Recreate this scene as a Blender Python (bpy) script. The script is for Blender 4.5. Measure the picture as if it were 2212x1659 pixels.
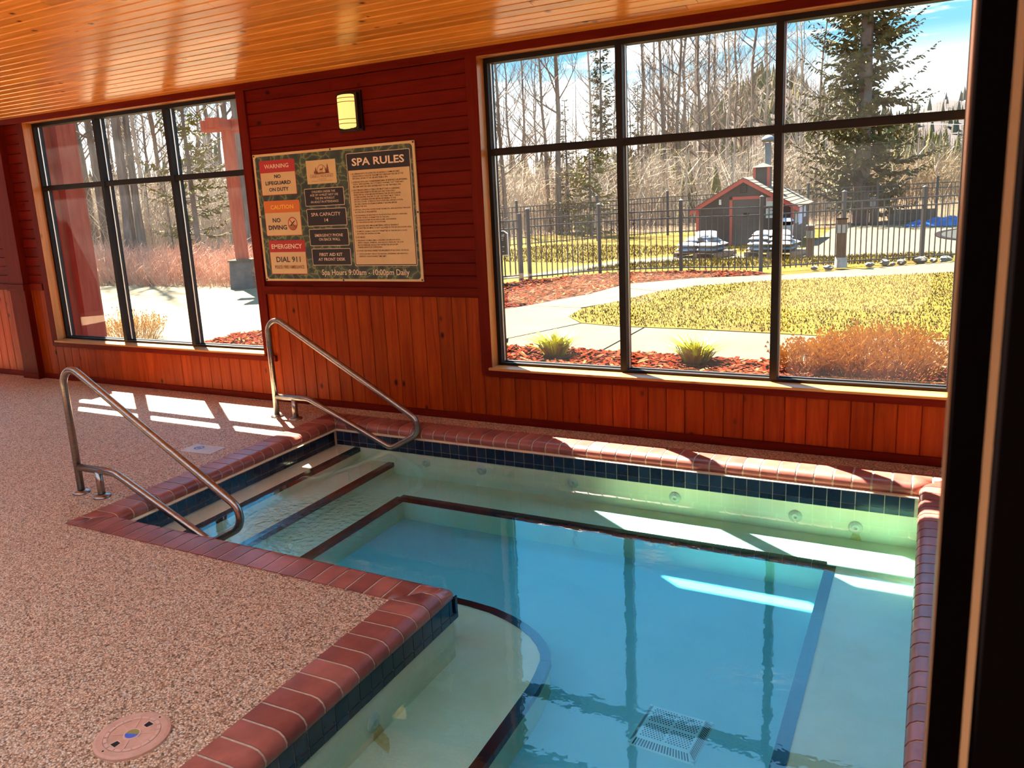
import bpy, bmesh, math, random
from mathutils import Vector, Matrix
random.seed(7)
for _o in list(bpy.data.objects): bpy.data.objects.remove(_o)
SC = bpy.context.scene
COL = SC.collection
# ------------------------------------------------------------------ camera
cam_d = bpy.data.cameras.new('camera'); cam = bpy.data.objects.new('camera', cam_d); COL.objects.link(cam)
CR = Vector((0.87296, 0.48440, -0.05683)); CF = Vector((-0.48480, 0.84862, -0.21080))
CR = CR.normalized(); CF = (CF - CR * CF.dot(CR)).normalized(); CU = CR.cross(CF)
cam.matrix_world = Matrix(((CR.x, CU.x, -CF.x, 1.8234), (CR.y, CU.y, -CF.y, -5.4367), (CR.z, CU.z, -CF.z, 1.8069), (0, 0, 0, 1)))
cam_d.sensor_width = 36.0; cam_d.sensor_fit = 'HORIZONTAL'
cam_d.lens = 1766.99 * 36.0 / 2212.0
cam_d.shift_x = 87.77 / 2212.0; cam_d.shift_y = -42.73 / 2212.0
cam_d.clip_start = 0.05; cam_d.clip_end = 2000
cam_d.dof.use_dof = True; cam_d.dof.focus_distance = 7.0; cam_d.dof.aperture_fstop = 16.0
SC.camera = cam
# ------------------------------------------------------------------ view, sky, sun
SC.view_settings.view_transform = 'Standard'; SC.view_settings.look = 'None'
SC.view_settings.gamma = 1.0; SC.view_settings.use_curve_mapping = False
SC.view_settings.exposure = 1.7
CY = SC.cycles; CY.max_bounces = 7; CY.diffuse_bounces = 4; CY.glossy_bounces = 3; CY.transmission_bounces = 2; CY.volume_bounces = 0; CY.transparent_max_bounces = 12
CY.use_adaptive_sampling = True; CY.adaptive_threshold = 0.07; CY.adaptive_min_samples = 16; CY.caustics_reflective = False; CY.caustics_refractive = False; CY.sample_clamp_indirect = 6.0
world = bpy.data.worlds.new('sky'); SC.world = world; world.use_nodes = True
wn = world.node_tree; wn.nodes.clear()
def WN(t, **k):
    n = wn.nodes.new(t)
    for a, b in k.items(): setattr(n, a, b)
    return n
w_out = WN('ShaderNodeOutputWorld'); w_bg = WN('ShaderNodeBackground'); w_tc = WN('ShaderNodeTexCoord')
w_sep = WN('ShaderNodeSeparateXYZ'); w_r = WN('ShaderNodeValToRGB')
wn.links.new(w_tc.outputs['Generated'], w_sep.inputs[0])
wn.links.new(w_sep.outputs['Z'], w_r.inputs['Fac'])
cr = w_r.color_ramp
cr.elements[0].position = 0.0; cr.elements[0].color = (1.6, 1.55, 1.45, 1)
cr.elements[1].position = 1.0; cr.elements[1].color = (0.50, 0.80, 1.15, 1)
for p, c in ((0.06, (0.9, 0.98, 1.0, 1)), (0.135, (0.13, 0.33, 0.48, 1)), (0.32, (0.035, 0.46, 0.95, 1))):
    e = cr.elements.new(p); e.color = c
w_map = WN('ShaderNodeMapping'); w_map.inputs['Scale'].default_value = (2.2, 2.2, 15.0); w_map.inputs['Location'].default_value = (0.35, 0.1, 0.6)
w_no = WN('ShaderNodeTexNoise'); w_no.inputs['Scale'].default_value = 2.4; w_no.inputs['Detail'].default_value = 7.0; w_no.inputs['Roughness'].default_value = 0.58
w_cr = WN('ShaderNodeValToRGB'); w_cr.color_ramp.elements[0].position = 0.44; w_cr.color_ramp.elements[1].position = 0.60
w_mx = WN('ShaderNodeMixRGB'); w_mx.inputs['Color2'].default_value = (1.2, 1.18, 1.13, 1)
wn.links.new(w_tc.outputs['Generated'], w_map.inputs[0]); wn.links.new(w_map.outputs[0], w_no.inputs['Vector'])
w_sb = WN('ShaderNodeMath', operation='MULTIPLY_ADD'); w_sb.inputs[1].default_value = -0.42; wn.links.new(w_sep.outputs['Z'], w_sb.inputs[0]); wn.links.new(w_no.outputs['Fac'], w_sb.inputs[2])
wn.links.new(w_sb.outputs[0], w_cr.inputs['Fac']); wn.links.new(w_cr.outputs['Color'], w_mx.inputs['Fac'])
wn.links.new(w_r.outputs['Color'], w_mx.inputs['Color1']); wn.links.new(w_mx.outputs['Color'], w_bg.inputs['Color'])
w_bg.inputs['Strength'].default_value = 0.85
wn.links.new(w_bg.outputs[0], w_out.inputs[0])
SUN_DIR = Vector((0.55, -0.411, -1.0)).normalized()
sun_d = bpy.data.lights.new('sun', 'SUN'); sun = bpy.data.objects.new('sun', sun_d); COL.objects.link(sun)
sun_d.energy = 22.0; sun_d.angle = math.radians(0.6); sun_d.color = (1.0, 0.93, 0.80)
sun.rotation_euler = SUN_DIR.to_track_quat('-Z', 'Y').to_euler(); sun.location = (-8, 8, 14)

# ------------------------------------------------------------------ materials
def newmat(name):
    m = bpy.data.materials.new(name); m.use_nodes = True
    nt = m.node_tree; b = nt.nodes['Principled BSDF']
    return m, nt, b
def N(nt, t, **k):
    n = nt.nodes.new(t)
    for a, b in k.items():
        if a in n.inputs: n.inputs[a].default_value = b
        else: setattr(n, a, b)
    return n
def ramp(nt, fac, stops):
    r = nt.nodes.new('ShaderNodeValToRGB'); e = r.color_ramp.elements
    e[0].position = stops[0][0]; e[0].color = (*stops[0][1], 1)
    e[1].position = stops[-1][0]; e[1].color = (*stops[-1][1], 1)
    for p, c in stops[1:-1]:
        q = e.new(p); q.color = (*c, 1)
    nt.links.new(fac, r.inputs['Fac']); return r.outputs['Color']
def plain(name, col, rough=0.5, metal=0.0, emit=None, es=0.0, spec=0.5):
    m, nt, b = newmat(name)
    b.inputs['Base Color'].default_value = (*col, 1); b.inputs['Roughness'].default_value = rough; b.inputs['Metallic'].default_value = metal
    b.inputs['Specular IOR Level'].default_value = spec
    if emit:
        b.inputs['Emission Color'].default_value = (*emit, 1); b.inputs['Emission Strength'].default_value = es
    return m
def noisy(name, stops, scale=5.0, detail=5.0, rough=0.7, bump=0.0, bscale=None, coord='Object', stretch=(1, 1, 1), metal=0.0, spec=0.5, bdist=0.01):
    m, nt, b = newmat(name)
    tc = N(nt, 'ShaderNodeTexCoord'); mp = N(nt, 'ShaderNodeMapping'); mp.inputs['Scale'].default_value = stretch
    nt.links.new(tc.outputs[coord], mp.inputs[0])
    no = N(nt, 'ShaderNodeTexNoise', Scale=scale, Detail=detail, Roughness=0.6); nt.links.new(mp.outputs[0], no.inputs['Vector'])
    nt.links.new(ramp(nt, no.outputs['Fac'], stops), b.inputs['Base Color'])
    b.inputs['Roughness'].default_value = rough; b.inputs['Metallic'].default_value = metal; b.inputs['Specular IOR Level'].default_value = spec
    if bump:
        n2 = N(nt, 'ShaderNodeTexNoise', Scale=bscale or scale * 4, Detail=4.0); nt.links.new(mp.outputs[0], n2.inputs['Vector'])
        bp = N(nt, 'ShaderNodeBump', Strength=bump, Distance=bdist); nt.links.new(n2.outputs['Fac'], bp.inputs['Height']); nt.links.new(bp.outputs[0], b.inputs['Normal'])
    return m
def wood(name, c_dark, c_light, c_knot, rough=0.42, knots=1.0, spec=0.5, var=0.35):
    """boards run along local X, local Y is the width"""
    m, nt, b = newmat(name); L = nt.links
    tc = N(nt, 'ShaderNodeTexCoord'); oi = N(nt, 'ShaderNodeObjectInfo')
    cmb = N(nt, 'ShaderNodeVectorMath', operation='MULTIPLY'); rnd = N(nt, 'ShaderNodeCombineXYZ')
    for i in range(3): L.new(oi.outputs['Random'], rnd.inputs[i])
    cmb.inputs[1].default_value = (41.3, 17.7, 29.1); L.new(rnd.outputs[0], cmb.inputs[0])
    add = N(nt, 'ShaderNodeVectorMath', operation='ADD'); L.new(tc.outputs['Object'], add.inputs[0]); L.new(cmb.outputs[0], add.inputs[1])
    m1 = N(nt, 'ShaderNodeMapping'); m1.inputs['Scale'].default_value = (1.2, 16, 16); L.new(add.outputs[0], m1.inputs[0])
    n1 = N(nt, 'ShaderNodeTexNoise', Scale=1.6, Detail=5.0, Roughness=0.62, Distortion=0.6); L.new(m1.outputs[0], n1.inputs['Vector'])
    base = ramp(nt, n1.outputs['Fac'], ((0.30, c_dark), (0.70, c_light)))
    # knots
    m2 = N(nt, 'ShaderNodeMapping'); m2.inputs['Scale'].default_value = (4.0, 6.0, 0.0); L.new(add.outputs[0], m2.inputs[0])
    vo = N(nt, 'ShaderNodeTexVoronoi', Scale=1.0); L.new(m2.outputs[0], vo.inputs['Vector'])
    k = N(nt, 'ShaderNodeMapRange'); k.inputs['From Min'].default_value = 0.055; k.inputs['From Max'].default_value = 0.14; k.inputs['To Min'].default_value = 1.0; k.inputs['To Max'].default_value = 0.0
    L.new(vo.outputs['Distance'], k.inputs['Value'])
    sp = N(nt, 'ShaderNodeSeparateColor'); L.new(vo.outputs['Color'], sp.inputs[0])
    gt = N(nt, 'ShaderNodeMath', operation='GREATER_THAN'); gt.inputs[1].default_value = 0.22; L.new(sp.outputs[0], gt.inputs[0])
    ml = N(nt, 'ShaderNodeMath', operation='MULTIPLY'); L.new(k.outputs[0], ml.inputs[0]); L.new(gt.outputs[0], ml.inputs[1])
    ml2 = N(nt, 'ShaderNodeMath', operation='MULTIPLY'); ml2.inputs[1].default_value = 0.95 * knots; L.new(ml.outputs[0], ml2.inputs[0])
    mx = N(nt, 'ShaderNodeMixRGB'); mx.inputs['Color2'].default_value = (*c_knot, 1); L.new(ml2.outputs[0], mx.inputs['Fac']); L.new(base, mx.inputs['Color1'])
    hv = N(nt, 'ShaderNodeHueSaturation'); L.new(mx.outputs[0], hv.inputs['Color'])
    mr = N(nt, 'ShaderNodeMapRange'); mr.inputs['To Min'].default_value = 1.0 - var * 0.6; mr.inputs['To Max'].default_value = 1.0 + var * 0.6
    L.new(oi.outputs['Random'], mr.inputs['Value']); L.new(mr.outputs[0], hv.inputs['Value'])
    L.new(hv.outputs[0], b.inputs['Base Color'])
    b.inputs['Roughness'].default_value = rough; b.inputs['Specular IOR Level'].default_value = spec
    bp = N(nt, 'ShaderNodeBump', Strength=0.12, Distance=0.004); L.new(n1.outputs['Fac'], bp.inputs['Height']); L.new(bp.outputs[0], b.inputs['Normal'])
    return m
def pebble(name):
    m, nt, b = newmat(name); L = nt.links
    tc = N(nt, 'ShaderNodeTexCoord')
    v = N(nt, 'ShaderNodeTexVoronoi', Scale=140.0); L.new(tc.outputs['Object'], v.inputs['Vector'])
    sp = N(nt, 'ShaderNodeSeparateColor'); L.new(v.outputs['Color'], sp.inputs[0])
    c = ramp(nt, sp.outputs[0], ((0.0, (0.16, 0.065, 0.026)), (0.2, (0.52, 0.27, 0.13)), (0.5, (0.88, 0.55, 0.31)), (0.75, (0.94, 0.67, 0.42)), (1.0, (0.97, 0.86, 0.66))))
    dk = N(nt, 'ShaderNodeMapRange'); dk.inputs['From Min'].default_value = 0.25; dk.inputs['From Max'].default_value = 0.62; dk.inputs['To Min'].default_value = 1.0; dk.inputs['To Max'].default_value = 0.5
    L.new(v.outputs['Distance'], dk.inputs['Value'])
    mu = N(nt, 'ShaderNodeMixRGB', blend_type='MULTIPLY'); mu.inputs['Fac'].default_value = 1.0; L.new(c, mu.inputs['Color1']); L.new(dk.outputs[0], mu.inputs['Color2'])
    L.new(mu.outputs[0], b.inputs['Base Color']); b.inputs['Roughness'].default_value = 0.45
    iv = N(nt, 'ShaderNodeMath', operation='SUBTRACT'); iv.inputs[0].default_value = 1.0; L.new(v.outputs['Distance'], iv.inputs[1])
    bp = N(nt, 'ShaderNodeBump', Strength=0.7, Distance=0.004); L.new(iv.outputs[0], bp.inputs['Height']); L.new(bp.outputs[0], b.inputs['Normal'])
    return m
def pieces(name, stops, rough=0.4, noise=(0.75, 1.2), nscale=9.0, spec=0.5, bump=0.05):
    """alike pieces, each with its own tone by object random, and a mottled surface"""
    m, nt, b = newmat(name); L = nt.links
    oi = N(nt, 'ShaderNodeObjectInfo'); c = ramp(nt, oi.outputs['Random'], stops)
    tc = N(nt, 'ShaderNodeTexCoord'); no = N(nt, 'ShaderNodeTexNoise', Scale=nscale, Detail=5.0, Roughness=0.6)
    ad = N(nt, 'ShaderNodeVectorMath', operation='ADD'); L.new(tc.outputs['Object'], ad.inputs[0])
    geo = N(nt, 'ShaderNodeObjectInfo'); L.new(geo.outputs['Location'], ad.inputs[1]); L.new(ad.outputs[0], no.inputs['Vector'])
    mr = N(nt, 'ShaderNodeMapRange'); mr.inputs['From Min'].default_value = 0.3; mr.inputs['From Max'].default_value = 0.7; mr.inputs['To Min'].default_value = noise[0]; mr.inputs['To Max'].default_value = noise[1]
    L.new(no.outputs['Fac'], mr.inputs['Value'])
    mu = N(nt, 'ShaderNodeMixRGB', blend_type='MULTIPLY'); mu.inputs['Fac'].default_value = 1.0; L.new(c, mu.inputs['Color1']); L.new(mr.outputs[0], mu.inputs['Color2'])
    L.new(mu.outputs[0], b.inputs['Base Color']); b.inputs['Roughness'].default_value = rough; b.inputs['Specular IOR Level'].default_value = spec
    if bump:
        bp = N(nt, 'ShaderNodeBump', Strength=bump, Distance=0.01); L.new(no.outputs['Fac'], bp.inputs['Height']); L.new(bp.outputs[0], b.inputs['Normal'])
    return m
def clearmat(name, ior, tint, rough=0.0, bumps=(), veil=0.0, absorb=None, dens=0.0, veil_col=(0.9, 0.88, 0.8)):
    m = bpy.data.materials.new(name); m.use_nodes = True; nt = m.node_tree; nt.nodes.clear(); L = nt.links
    out = N(nt, 'ShaderNodeOutputMaterial'); tr = N(nt, 'ShaderNodeBsdfTransparent', Color=(*tint, 1)); gl = N(nt, 'ShaderNodeBsdfGlossy', Roughness=rough)
    fr = N(nt, 'ShaderNodeFresnel', IOR=ior); mx = N(nt, 'ShaderNodeMixShader')
    geo = N(nt, 'ShaderNodeNewGeometry'); mi = N(nt, 'ShaderNodeMapRange'); mi.inputs['To Min'].default_value = ior; mi.inputs['To Max'].default_value = 1.0 / ior
    L.new(geo.outputs['Backfacing'], mi.inputs['Value']); L.new(mi.outputs[0], fr.inputs['IOR'])     # same reflectance from either side
    L.new(fr.outputs[0], mx.inputs[0]); L.new(tr.outputs[0], mx.inputs[1]); L.new(gl.outputs[0], mx.inputs[2])
    last = mx.outputs[0]
    if bumps:
        tc = N(nt, 'ShaderNodeTexCoord'); prev = None
        for sc, st, mask in bumps:
            no = N(nt, 'ShaderNodeTexNoise', Scale=sc, Detail=3.0); L.new(tc.outputs['Object'], no.inputs['Vector'])
            h = no.outputs['Fac']
            bp = N(nt, 'ShaderNodeBump', Strength=st, Distance=0.02); L.new(h, bp.inputs['Height'])
            if mask:
                d = N(nt, 'ShaderNodeVectorMath', operation='DISTANCE'); d.inputs[1].default_value = mask[0]; L.new(tc.outputs['Object'], d.inputs[0])
                mr = N(nt, 'ShaderNodeMapRange', interpolation_type='SMOOTHSTEP'); mr.inputs['From Min'].default_value = mask[1] * 0.4; mr.inputs['From Max'].default_value = mask[1]; mr.inputs['To Min'].default_value = st; mr.inputs['To Max'].default_value = 0.0
                L.new(d.outputs['Value'], mr.inputs['Value']); L.new(mr.outputs[0], bp.inputs['Strength'])
            if prev: L.new(prev, bp.inputs['Normal'])
            prev = bp.outputs[0]
        L.new(prev, gl.inputs['Normal']); L.new(prev, fr.inputs['Normal'])
    if veil:  # glare haze on the glass, mixed in as a pale translucent layer
        tl = N(nt, 'ShaderNodeBsdfTranslucent', Color=(*veil_col, 1)); m2 = N(nt, 'ShaderNodeMixShader')
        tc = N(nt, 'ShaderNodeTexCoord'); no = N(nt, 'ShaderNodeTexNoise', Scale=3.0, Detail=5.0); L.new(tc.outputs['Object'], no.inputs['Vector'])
        mr = N(nt, 'ShaderNodeMapRange'); mr.inputs['From Min'].default_value = 0.3; mr.inputs['From Max'].default_value = 0.75; mr.inputs['To Min'].default_value = veil * 0.4; mr.inputs['To Max'].default_value = veil * 1.6
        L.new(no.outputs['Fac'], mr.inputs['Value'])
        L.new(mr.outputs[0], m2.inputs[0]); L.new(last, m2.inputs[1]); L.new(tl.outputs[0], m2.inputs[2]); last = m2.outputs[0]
    L.new(last, out.inputs['Surface'])
    if absorb:
        va = N(nt, 'ShaderNodeVolumeAbsorption', Color=(*absorb, 1), Density=dens); L.new(va.outputs[0], out.inputs['Volume'])
    return m
M = {}
M['wall_wood'] = wood('stained_red_pine', (0.090, 0.0036, 0.0016), (0.145, 0.009, 0.0025), (0.018, 0.002, 0.001), rough=0.5, var=0.2, spec=0.06)
M['wains'] = wood('stained_wainscot_pine', (0.22, 0.019, 0.001), (0.35, 0.052, 0.003), (0.03, 0.003, 0.001), rough=0.42, var=0.2, spec=0.12)
M['trim'] = wood('stained_trim_pine', (0.095, 0.0045, 0.0016), (0.15, 0.011, 0.003), (0.03, 0.004, 0.002), rough=0.5, knots=0.6, spec=0.06)
M['jamb'] = wood('varnished_jamb_pine', (0.40, 0.145, 0.03), (0.56, 0.23, 0.055), (0.20, 0.05, 0.015), rough=0.35, knots=0.6)
M['ceil'] = wood('varnished_ceiling_pine', (0.52, 0.17, 0.015), (0.72, 0.29, 0.045), (0.12, 0.03, 0.008), rough=0.22, knots=0.9, spec=0.8, var=0.25)
M['ceil_gap'] = plain('ceiling_groove', (0.06, 0.012, 0.006), 0.8)
M['wall_gap'] = plain('wall_groove', (0.07, 0.008, 0.004), 0.8)
M['frame'] = noisy('bronze_aluminium', ((0.3, (0.007, 0.005, 0.0045)), (0.7, (0.013, 0.009, 0.008))), 8, rough=0.55, spec=0.2)
M['gasket'] = plain('bright_glazing_bead', (0.75, 0.72, 0.68), 0.3, 0.6)
M['glass'] = clearmat('window_glass', 1.36, (0.97, 0.98, 0.975), veil=0.004)  # includes a faint painted veil of glare
M['pebble'] = pebble('pebble_deck')
M['brick'] = pieces('coping_brick', ((0.0, (0.24, 0.062, 0.045)), (0.5, (0.30, 0.085, 0.060)), (1.0, (0.38, 0.12, 0.085))), rough=0.33)
M['mortar'] = noisy('mortar', ((0.3, (0.44, 0.34, 0.23)), (0.7, (0.62, 0.51, 0.37))), 40, rough=0.9)
M['tile'] = pieces('navy_tile', ((0.0, (0.004, 0.008, 0.020)), (0.6, (0.009, 0.017, 0.038)), (1.0, (0.016, 0.030, 0.058))), rough=0.12, nscale=14)
M['nosing'] = pieces('black_nosing_tile', ((0.0, (0.003, 0.003, 0.004)), (1.0, (0.008, 0.006, 0.007))), rough=0.2)
M['plaster'] = noisy('pool_plaster', ((0.25, (0.72, 0.60, 0.34)), (0.5, (0.82, 0.72, 0.47)), (0.75, (0.88, 0.80, 0.60))), 2.2, detail=8, rough=0.75, bump=0.1, bscale=90)
M['water'] = clearmat('spa_water', 1.75, (0.985, 0.995, 1.0), bumps=((1.3, 0.05, None), (9.0, 0.03, None), (26.0, 0.9, ((-1.45, -1.75, -0.165), 0.62))), absorb=(0.06, 0.85, 0.95), dens=1.6)
M['steel'] = noisy('brushed_steel', ((0.3, (0.28, 0.24, 0.21)), (0.7, (0.42, 0.37, 0.33))), 30, rough=0.30, metal=1.0, stretch=(1, 1, 6))
M['black'] = plain('black_metal', (0.0015, 0.001, 0.001), 0.9, spec=0.0)
M['black_fence'] = plain('black_fence_paint', (0.014, 0.010, 0.009), 0.45)
M['tanstrip'] = plain('tan_edge_strip', (0.20, 0.11, 0.06), 0.4)

# ------------------------------------------------------------------ mesh helpers
class MB:
    def __init__(s): s.v = []; s.f = []
    def add(s, v, f):
        o = len(s.v); s.v += [tuple(p) for p in v]; s.f += [tuple(i + o for i in q) for q in f]; return s
    def box(s, x0, x1, y0, y1, z0, z1):
        return s.add([(x0, y0, z0), (x1, y0, z0), (x1, y1, z0), (x0, y1, z0), (x0, y0, z1), (x1, y0, z1), (x1, y1, z1), (x0, y1, z1)],
                     [(0, 3, 2, 1), (4, 5, 6, 7), (0, 1, 5, 4), (1, 2, 6, 5), (2, 3, 7, 6), (3, 0, 4, 7)])
    def prism(s, poly, z0, z1):
        a = sum(poly[i][0] * poly[(i + 1) % len(poly)][1] - poly[(i + 1) % len(poly)][0] * poly[i][1] for i in range(len(poly)))
        if a < 0: poly = poly[::-1]
        n = len(poly)
        v = [(x, y, z0) for x, y in poly] + [(x, y, z1) for x, y in poly]
        f = [tuple(range(n))[::-1], tuple(range(n, 2 * n))] + [(i, (i + 1) % n, n + (i + 1) % n, n + i) for i in range(n)]
        return s.add(v, f)
    def tube(s, pts, r, n=8, caps=True, closed=False):
        pts = [Vector(p) for p in pts]; m = len(pts)
        rr = r if isinstance(r, (list, tuple)) else [r] * m
        t0 = (pts[1] - pts[0]).normalized(); up = Vector((0, 0, 1)) if abs(t0.z) < 0.9 else Vector((1, 0, 0))
        a = t0.cross(up).normalized(); v = []
        for i in range(m):
            if closed: t = (pts[(i + 1) % m] - pts[i - 1]).normalized()
            elif i == 0: t = t0
            elif i == m - 1: t = (pts[i] - pts[i - 1]).normalized()
            else: t = (pts[i + 1] - pts[i - 1]).normalized()
            a = (a - t * a.dot(t)).normalized(); b = t.cross(a)
            for k in range(n):
                w = 2 * math.pi * k / n; v.append(pts[i] + (a * math.cos(w) + b * math.sin(w)) * rr[i])
        f = []
        for i in range(m if closed else m - 1):
            j = (i + 1) % m
            for k in range(n): f.append((i * n + k, i * n + (k + 1) % n, j * n + (k + 1) % n, j * n + k))
        if caps and not closed: f += [tuple(range(n))[::-1], tuple(range((m - 1) * n, m * n))]
        return s.add(v, f)
    def lathe(s, prof, n=24, c=(0, 0, 0), a0=0.0, a1=2 * math.pi):
        full = abs(a1 - a0 - 2 * math.pi) < 1e-6; k = n if full else n + 1; m = len(prof)
        v = [(c[0] + r * math.cos(a0 + (a1 - a0) * i / n), c[1] + r * math.sin(a0 + (a1 - a0) * i / n), c[2] + z) for i in range(k) for r, z in prof]
        f = [(i * m + j, ((i + 1) % k) * m + j, ((i + 1) % k) * m + j + 1, i * m + j + 1) for i in range(n) for j in range(m - 1)]
        return s.add(v, f)
    def mesh(s, name, mat, smooth=False):
        me = bpy.data.meshes.new(name); me.from_pydata(s.v, [], s.f); me.update()
        if mat: me.materials.append(mat)
        if smooth:
            me.polygons.foreach_set('use_smooth', [True] * len(me.polygons))
        return me
    def obj(s, name, mat, parent=None, smooth=False, loc=None):
        return link(name, s.mesh(name, mat, smooth), parent, loc)
def link(name, me, parent=None, loc=None, mtx=None):
    o = bpy.data.objects.new(name, me); COL.objects.link(o)
    if parent: o.parent = parent
    if mtx is not None: o.matrix_local = mtx
    elif loc is not None: o.location = loc
    return o
def tag(o, label=None, cat=None, group=None, kind=None):
    if label: o['label'] = label
    if cat: o['category'] = cat
    if group: o['group'] = group
    if kind: o['kind'] = kind
    return o
def thing(name, label, cat, loc=(0, 0, 0), group=None, rz=0.0):
    o = bpy.data.objects.new(name, None); COL.objects.link(o); o.location = loc; o.rotation_euler = (0, 0, rz); o.empty_display_size = 0.1
    return tag(o, label, cat, group)
def struct(name, label=None, loc=(0, 0, 0)):
    o = bpy.data.objects.new(name, None); COL.objects.link(o); o.location = loc
    return tag(o, label, kind='structure')
def copy_tree(o, parent=None):
    c = o.copy(); COL.objects.link(c); c.parent = parent
    for ch in o.children: copy_tree(ch, c)
    return c
def auto_smooth(o, ang=40):
    me = o.data; me.polygons.foreach_set('use_smooth', [True] * len(me.polygons))
    try: me.set_sharp_from_angle(angle=math.radians(ang))
    except Exception: pass
    return o
def basis(org, dx, dy):
    dx = Vector(dx).normalized(); dy = Vector(dy).normalized(); dz = dx.cross(dy)
    return Matrix(((dx.x, dy.x, dz.x, org[0]), (dx.y, dy.y, dz.y, org[1]), (dx.z, dy.z, dz.z, org[2]), (0, 0, 0, 1)))
_bc = {}
def board_mesh(L, w, t, c, mat):
    key = (round(L, 3), round(w, 4), t, c, mat.name)
    if key not in _bc:
        g = 0.001
        pr = [(g, 0), (w - g, 0), (w - g, t - c), (w - g - c, t), (g + c, t), (g, t - c)]
        n = 6; v = [(0, y, z) for y, z in pr] + [(L, y, z) for y, z in pr]
        f = [tuple(range(n))[::-1], tuple(range(n, 2 * n))] + [(i, (i + 1) % n, n + (i + 1) % n, n + i) for i in range(n)]
        _bc[key] = MB().add(v, f).mesh('board', mat)
    return _bc[key]
def board(name, parent, org, dx, dy, L, w, t, mat, c=0.004):
    """length along dx, width along dy, front face along dx x dy"""
    return link(name, board_mesh(L, w, t, c, mat), parent, mtx=basis(org, dx, dy))

# ------------------------------------------------------------------ room shell
S = 0.16                        # ceiling slope, rising into the room
CZ = lambda y: 2.77 - S * y
WIN = [(-1.087, 1.97), (-6.42, -3.43), (-10.9, -7.9)]     # openings of the window wall
WZ0, WZ1 = 0.445, 2.71
wall = struct('wall_front', 'red stained pine wall with two large windows')
mb = MB(); xs = [-11.6] + sum([[a - 0.02, b + 0.02] for a, b in sorted(WIN)], []) + [5.2]
for i in range(0, len(xs), 2): mb.box(xs[i], xs[i + 1], 0.018, 0.2, -0.4, 2.95)
for a, b in WIN:
    mb.box(a - 0.02, b + 0.02, 0.018, 0.2, -0.4, WZ0 - 0.02); mb.box(a - 0.02, b + 0.02, 0.018, 0.2, WZ1 + 0.02, 2.95)
mb.obj('wall_core', M['wall_gap'], wall)
tall = lambda x: (-3.40 < x < -1.14) or (-7.9 < x < -6.50)
for k in range(-84, 16):
    x0 = k * 0.13; h1 = 0.99 if tall(x0 + 0.065) else 0.38
    if x0 > 2.4: continue
    board('board', wall, (x0, 0.018, 0.03), (0, 0, 1), (1, 0, 0), h1 - 0.03, 0.13, 0.018, M['wains'], 0.005) if False else board('board', wall, (x0 + 0.13, 0.018, 0.03), (0, 0, 1), (-1, 0, 0), h1 - 0.03, 0.13, 0.018, M['wains'], 0.005)
for xa, xb in ((-3.34, -1.17), (-7.9, -6.52)):
    z = 1.05; 
    while z < 2.70:
        w = min(0.098, 2.72 - z)
        board('board', wall, (xa, 0.018, z), (1, 0, 0), (0, 0, 1), xb - xa, w, 0.018, M['wall_wood'], 0.005); z += 0.098
# trims of the window wall
def trim(name, x0, x1, y0, y1, z0, z1, mat, along, parent):
    t = y1 - y0
    if along == 'x': return board(name, parent, (x0, y1, z0), (1, 0, 0), (0, 0, 1), x1 - x0, z1 - z0, t, mat, 0.003)
    return board(name, parent, (x1, y1, z0), (0, 0, 1), (-1, 0, 0), z1 - z0, x1 - x0, t, mat, 0.003)
trim_rail = struct('trim_1', 'red pine chair rail below the sign'); trim('rail', -3.34, -1.17, -0.022, 0, 0.985, 1.058, M['trim'], 'x', trim_rail)
trim('rail', -6.77, -6.53, -0.022, 0, 0.985, 1.058, M['trim'], 'x', trim_rail); trim('rail', -7.9, -7.03, -0.022, 0, 0.985, 1.058, M['trim'], 'x', trim_rail)
trim_head = struct('trim_2', 'dark red head trim under the ceiling'); trim('head_board', -11.5, -4.2, -0.022, 0, 2.715, 2.785, M['trim'], 'x', trim_head); trim('head_board', -4.2, 2.3, -0.022, 0, 2.715, 2.785, M['trim'], 'x', trim_head)
bb = struct('baseboard_front', 'red pine baseboard along the window wall')
for a, b in ((-11.5, -7.03), (-6.77, -4.6), (-4.6, -0.9), (-0.9, 2.6)): trim('baseboard', a, b, -0.018, 0, 0.0, 0.058, M['trim'], 'x', bb)
pil = struct('trim_3', 'red pine pilaster left of the far window')
for z0, z1 in ((0.06, 0.985), (1.058, 2.715)): trim('pilaster_board', -7.03, -6.77, -0.075, 0, z0, z1, M['trim'], 'z', pil)
trim('pilaster_cap', -7.05, -6.75, -0.095, 0, 0.985, 1.058, M['trim'], 'x', pil); trim('pilaster_base', -7.04, -6.76, -0.085, 0, 0, 0.06, M['trim'], 'x', pil)

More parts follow.
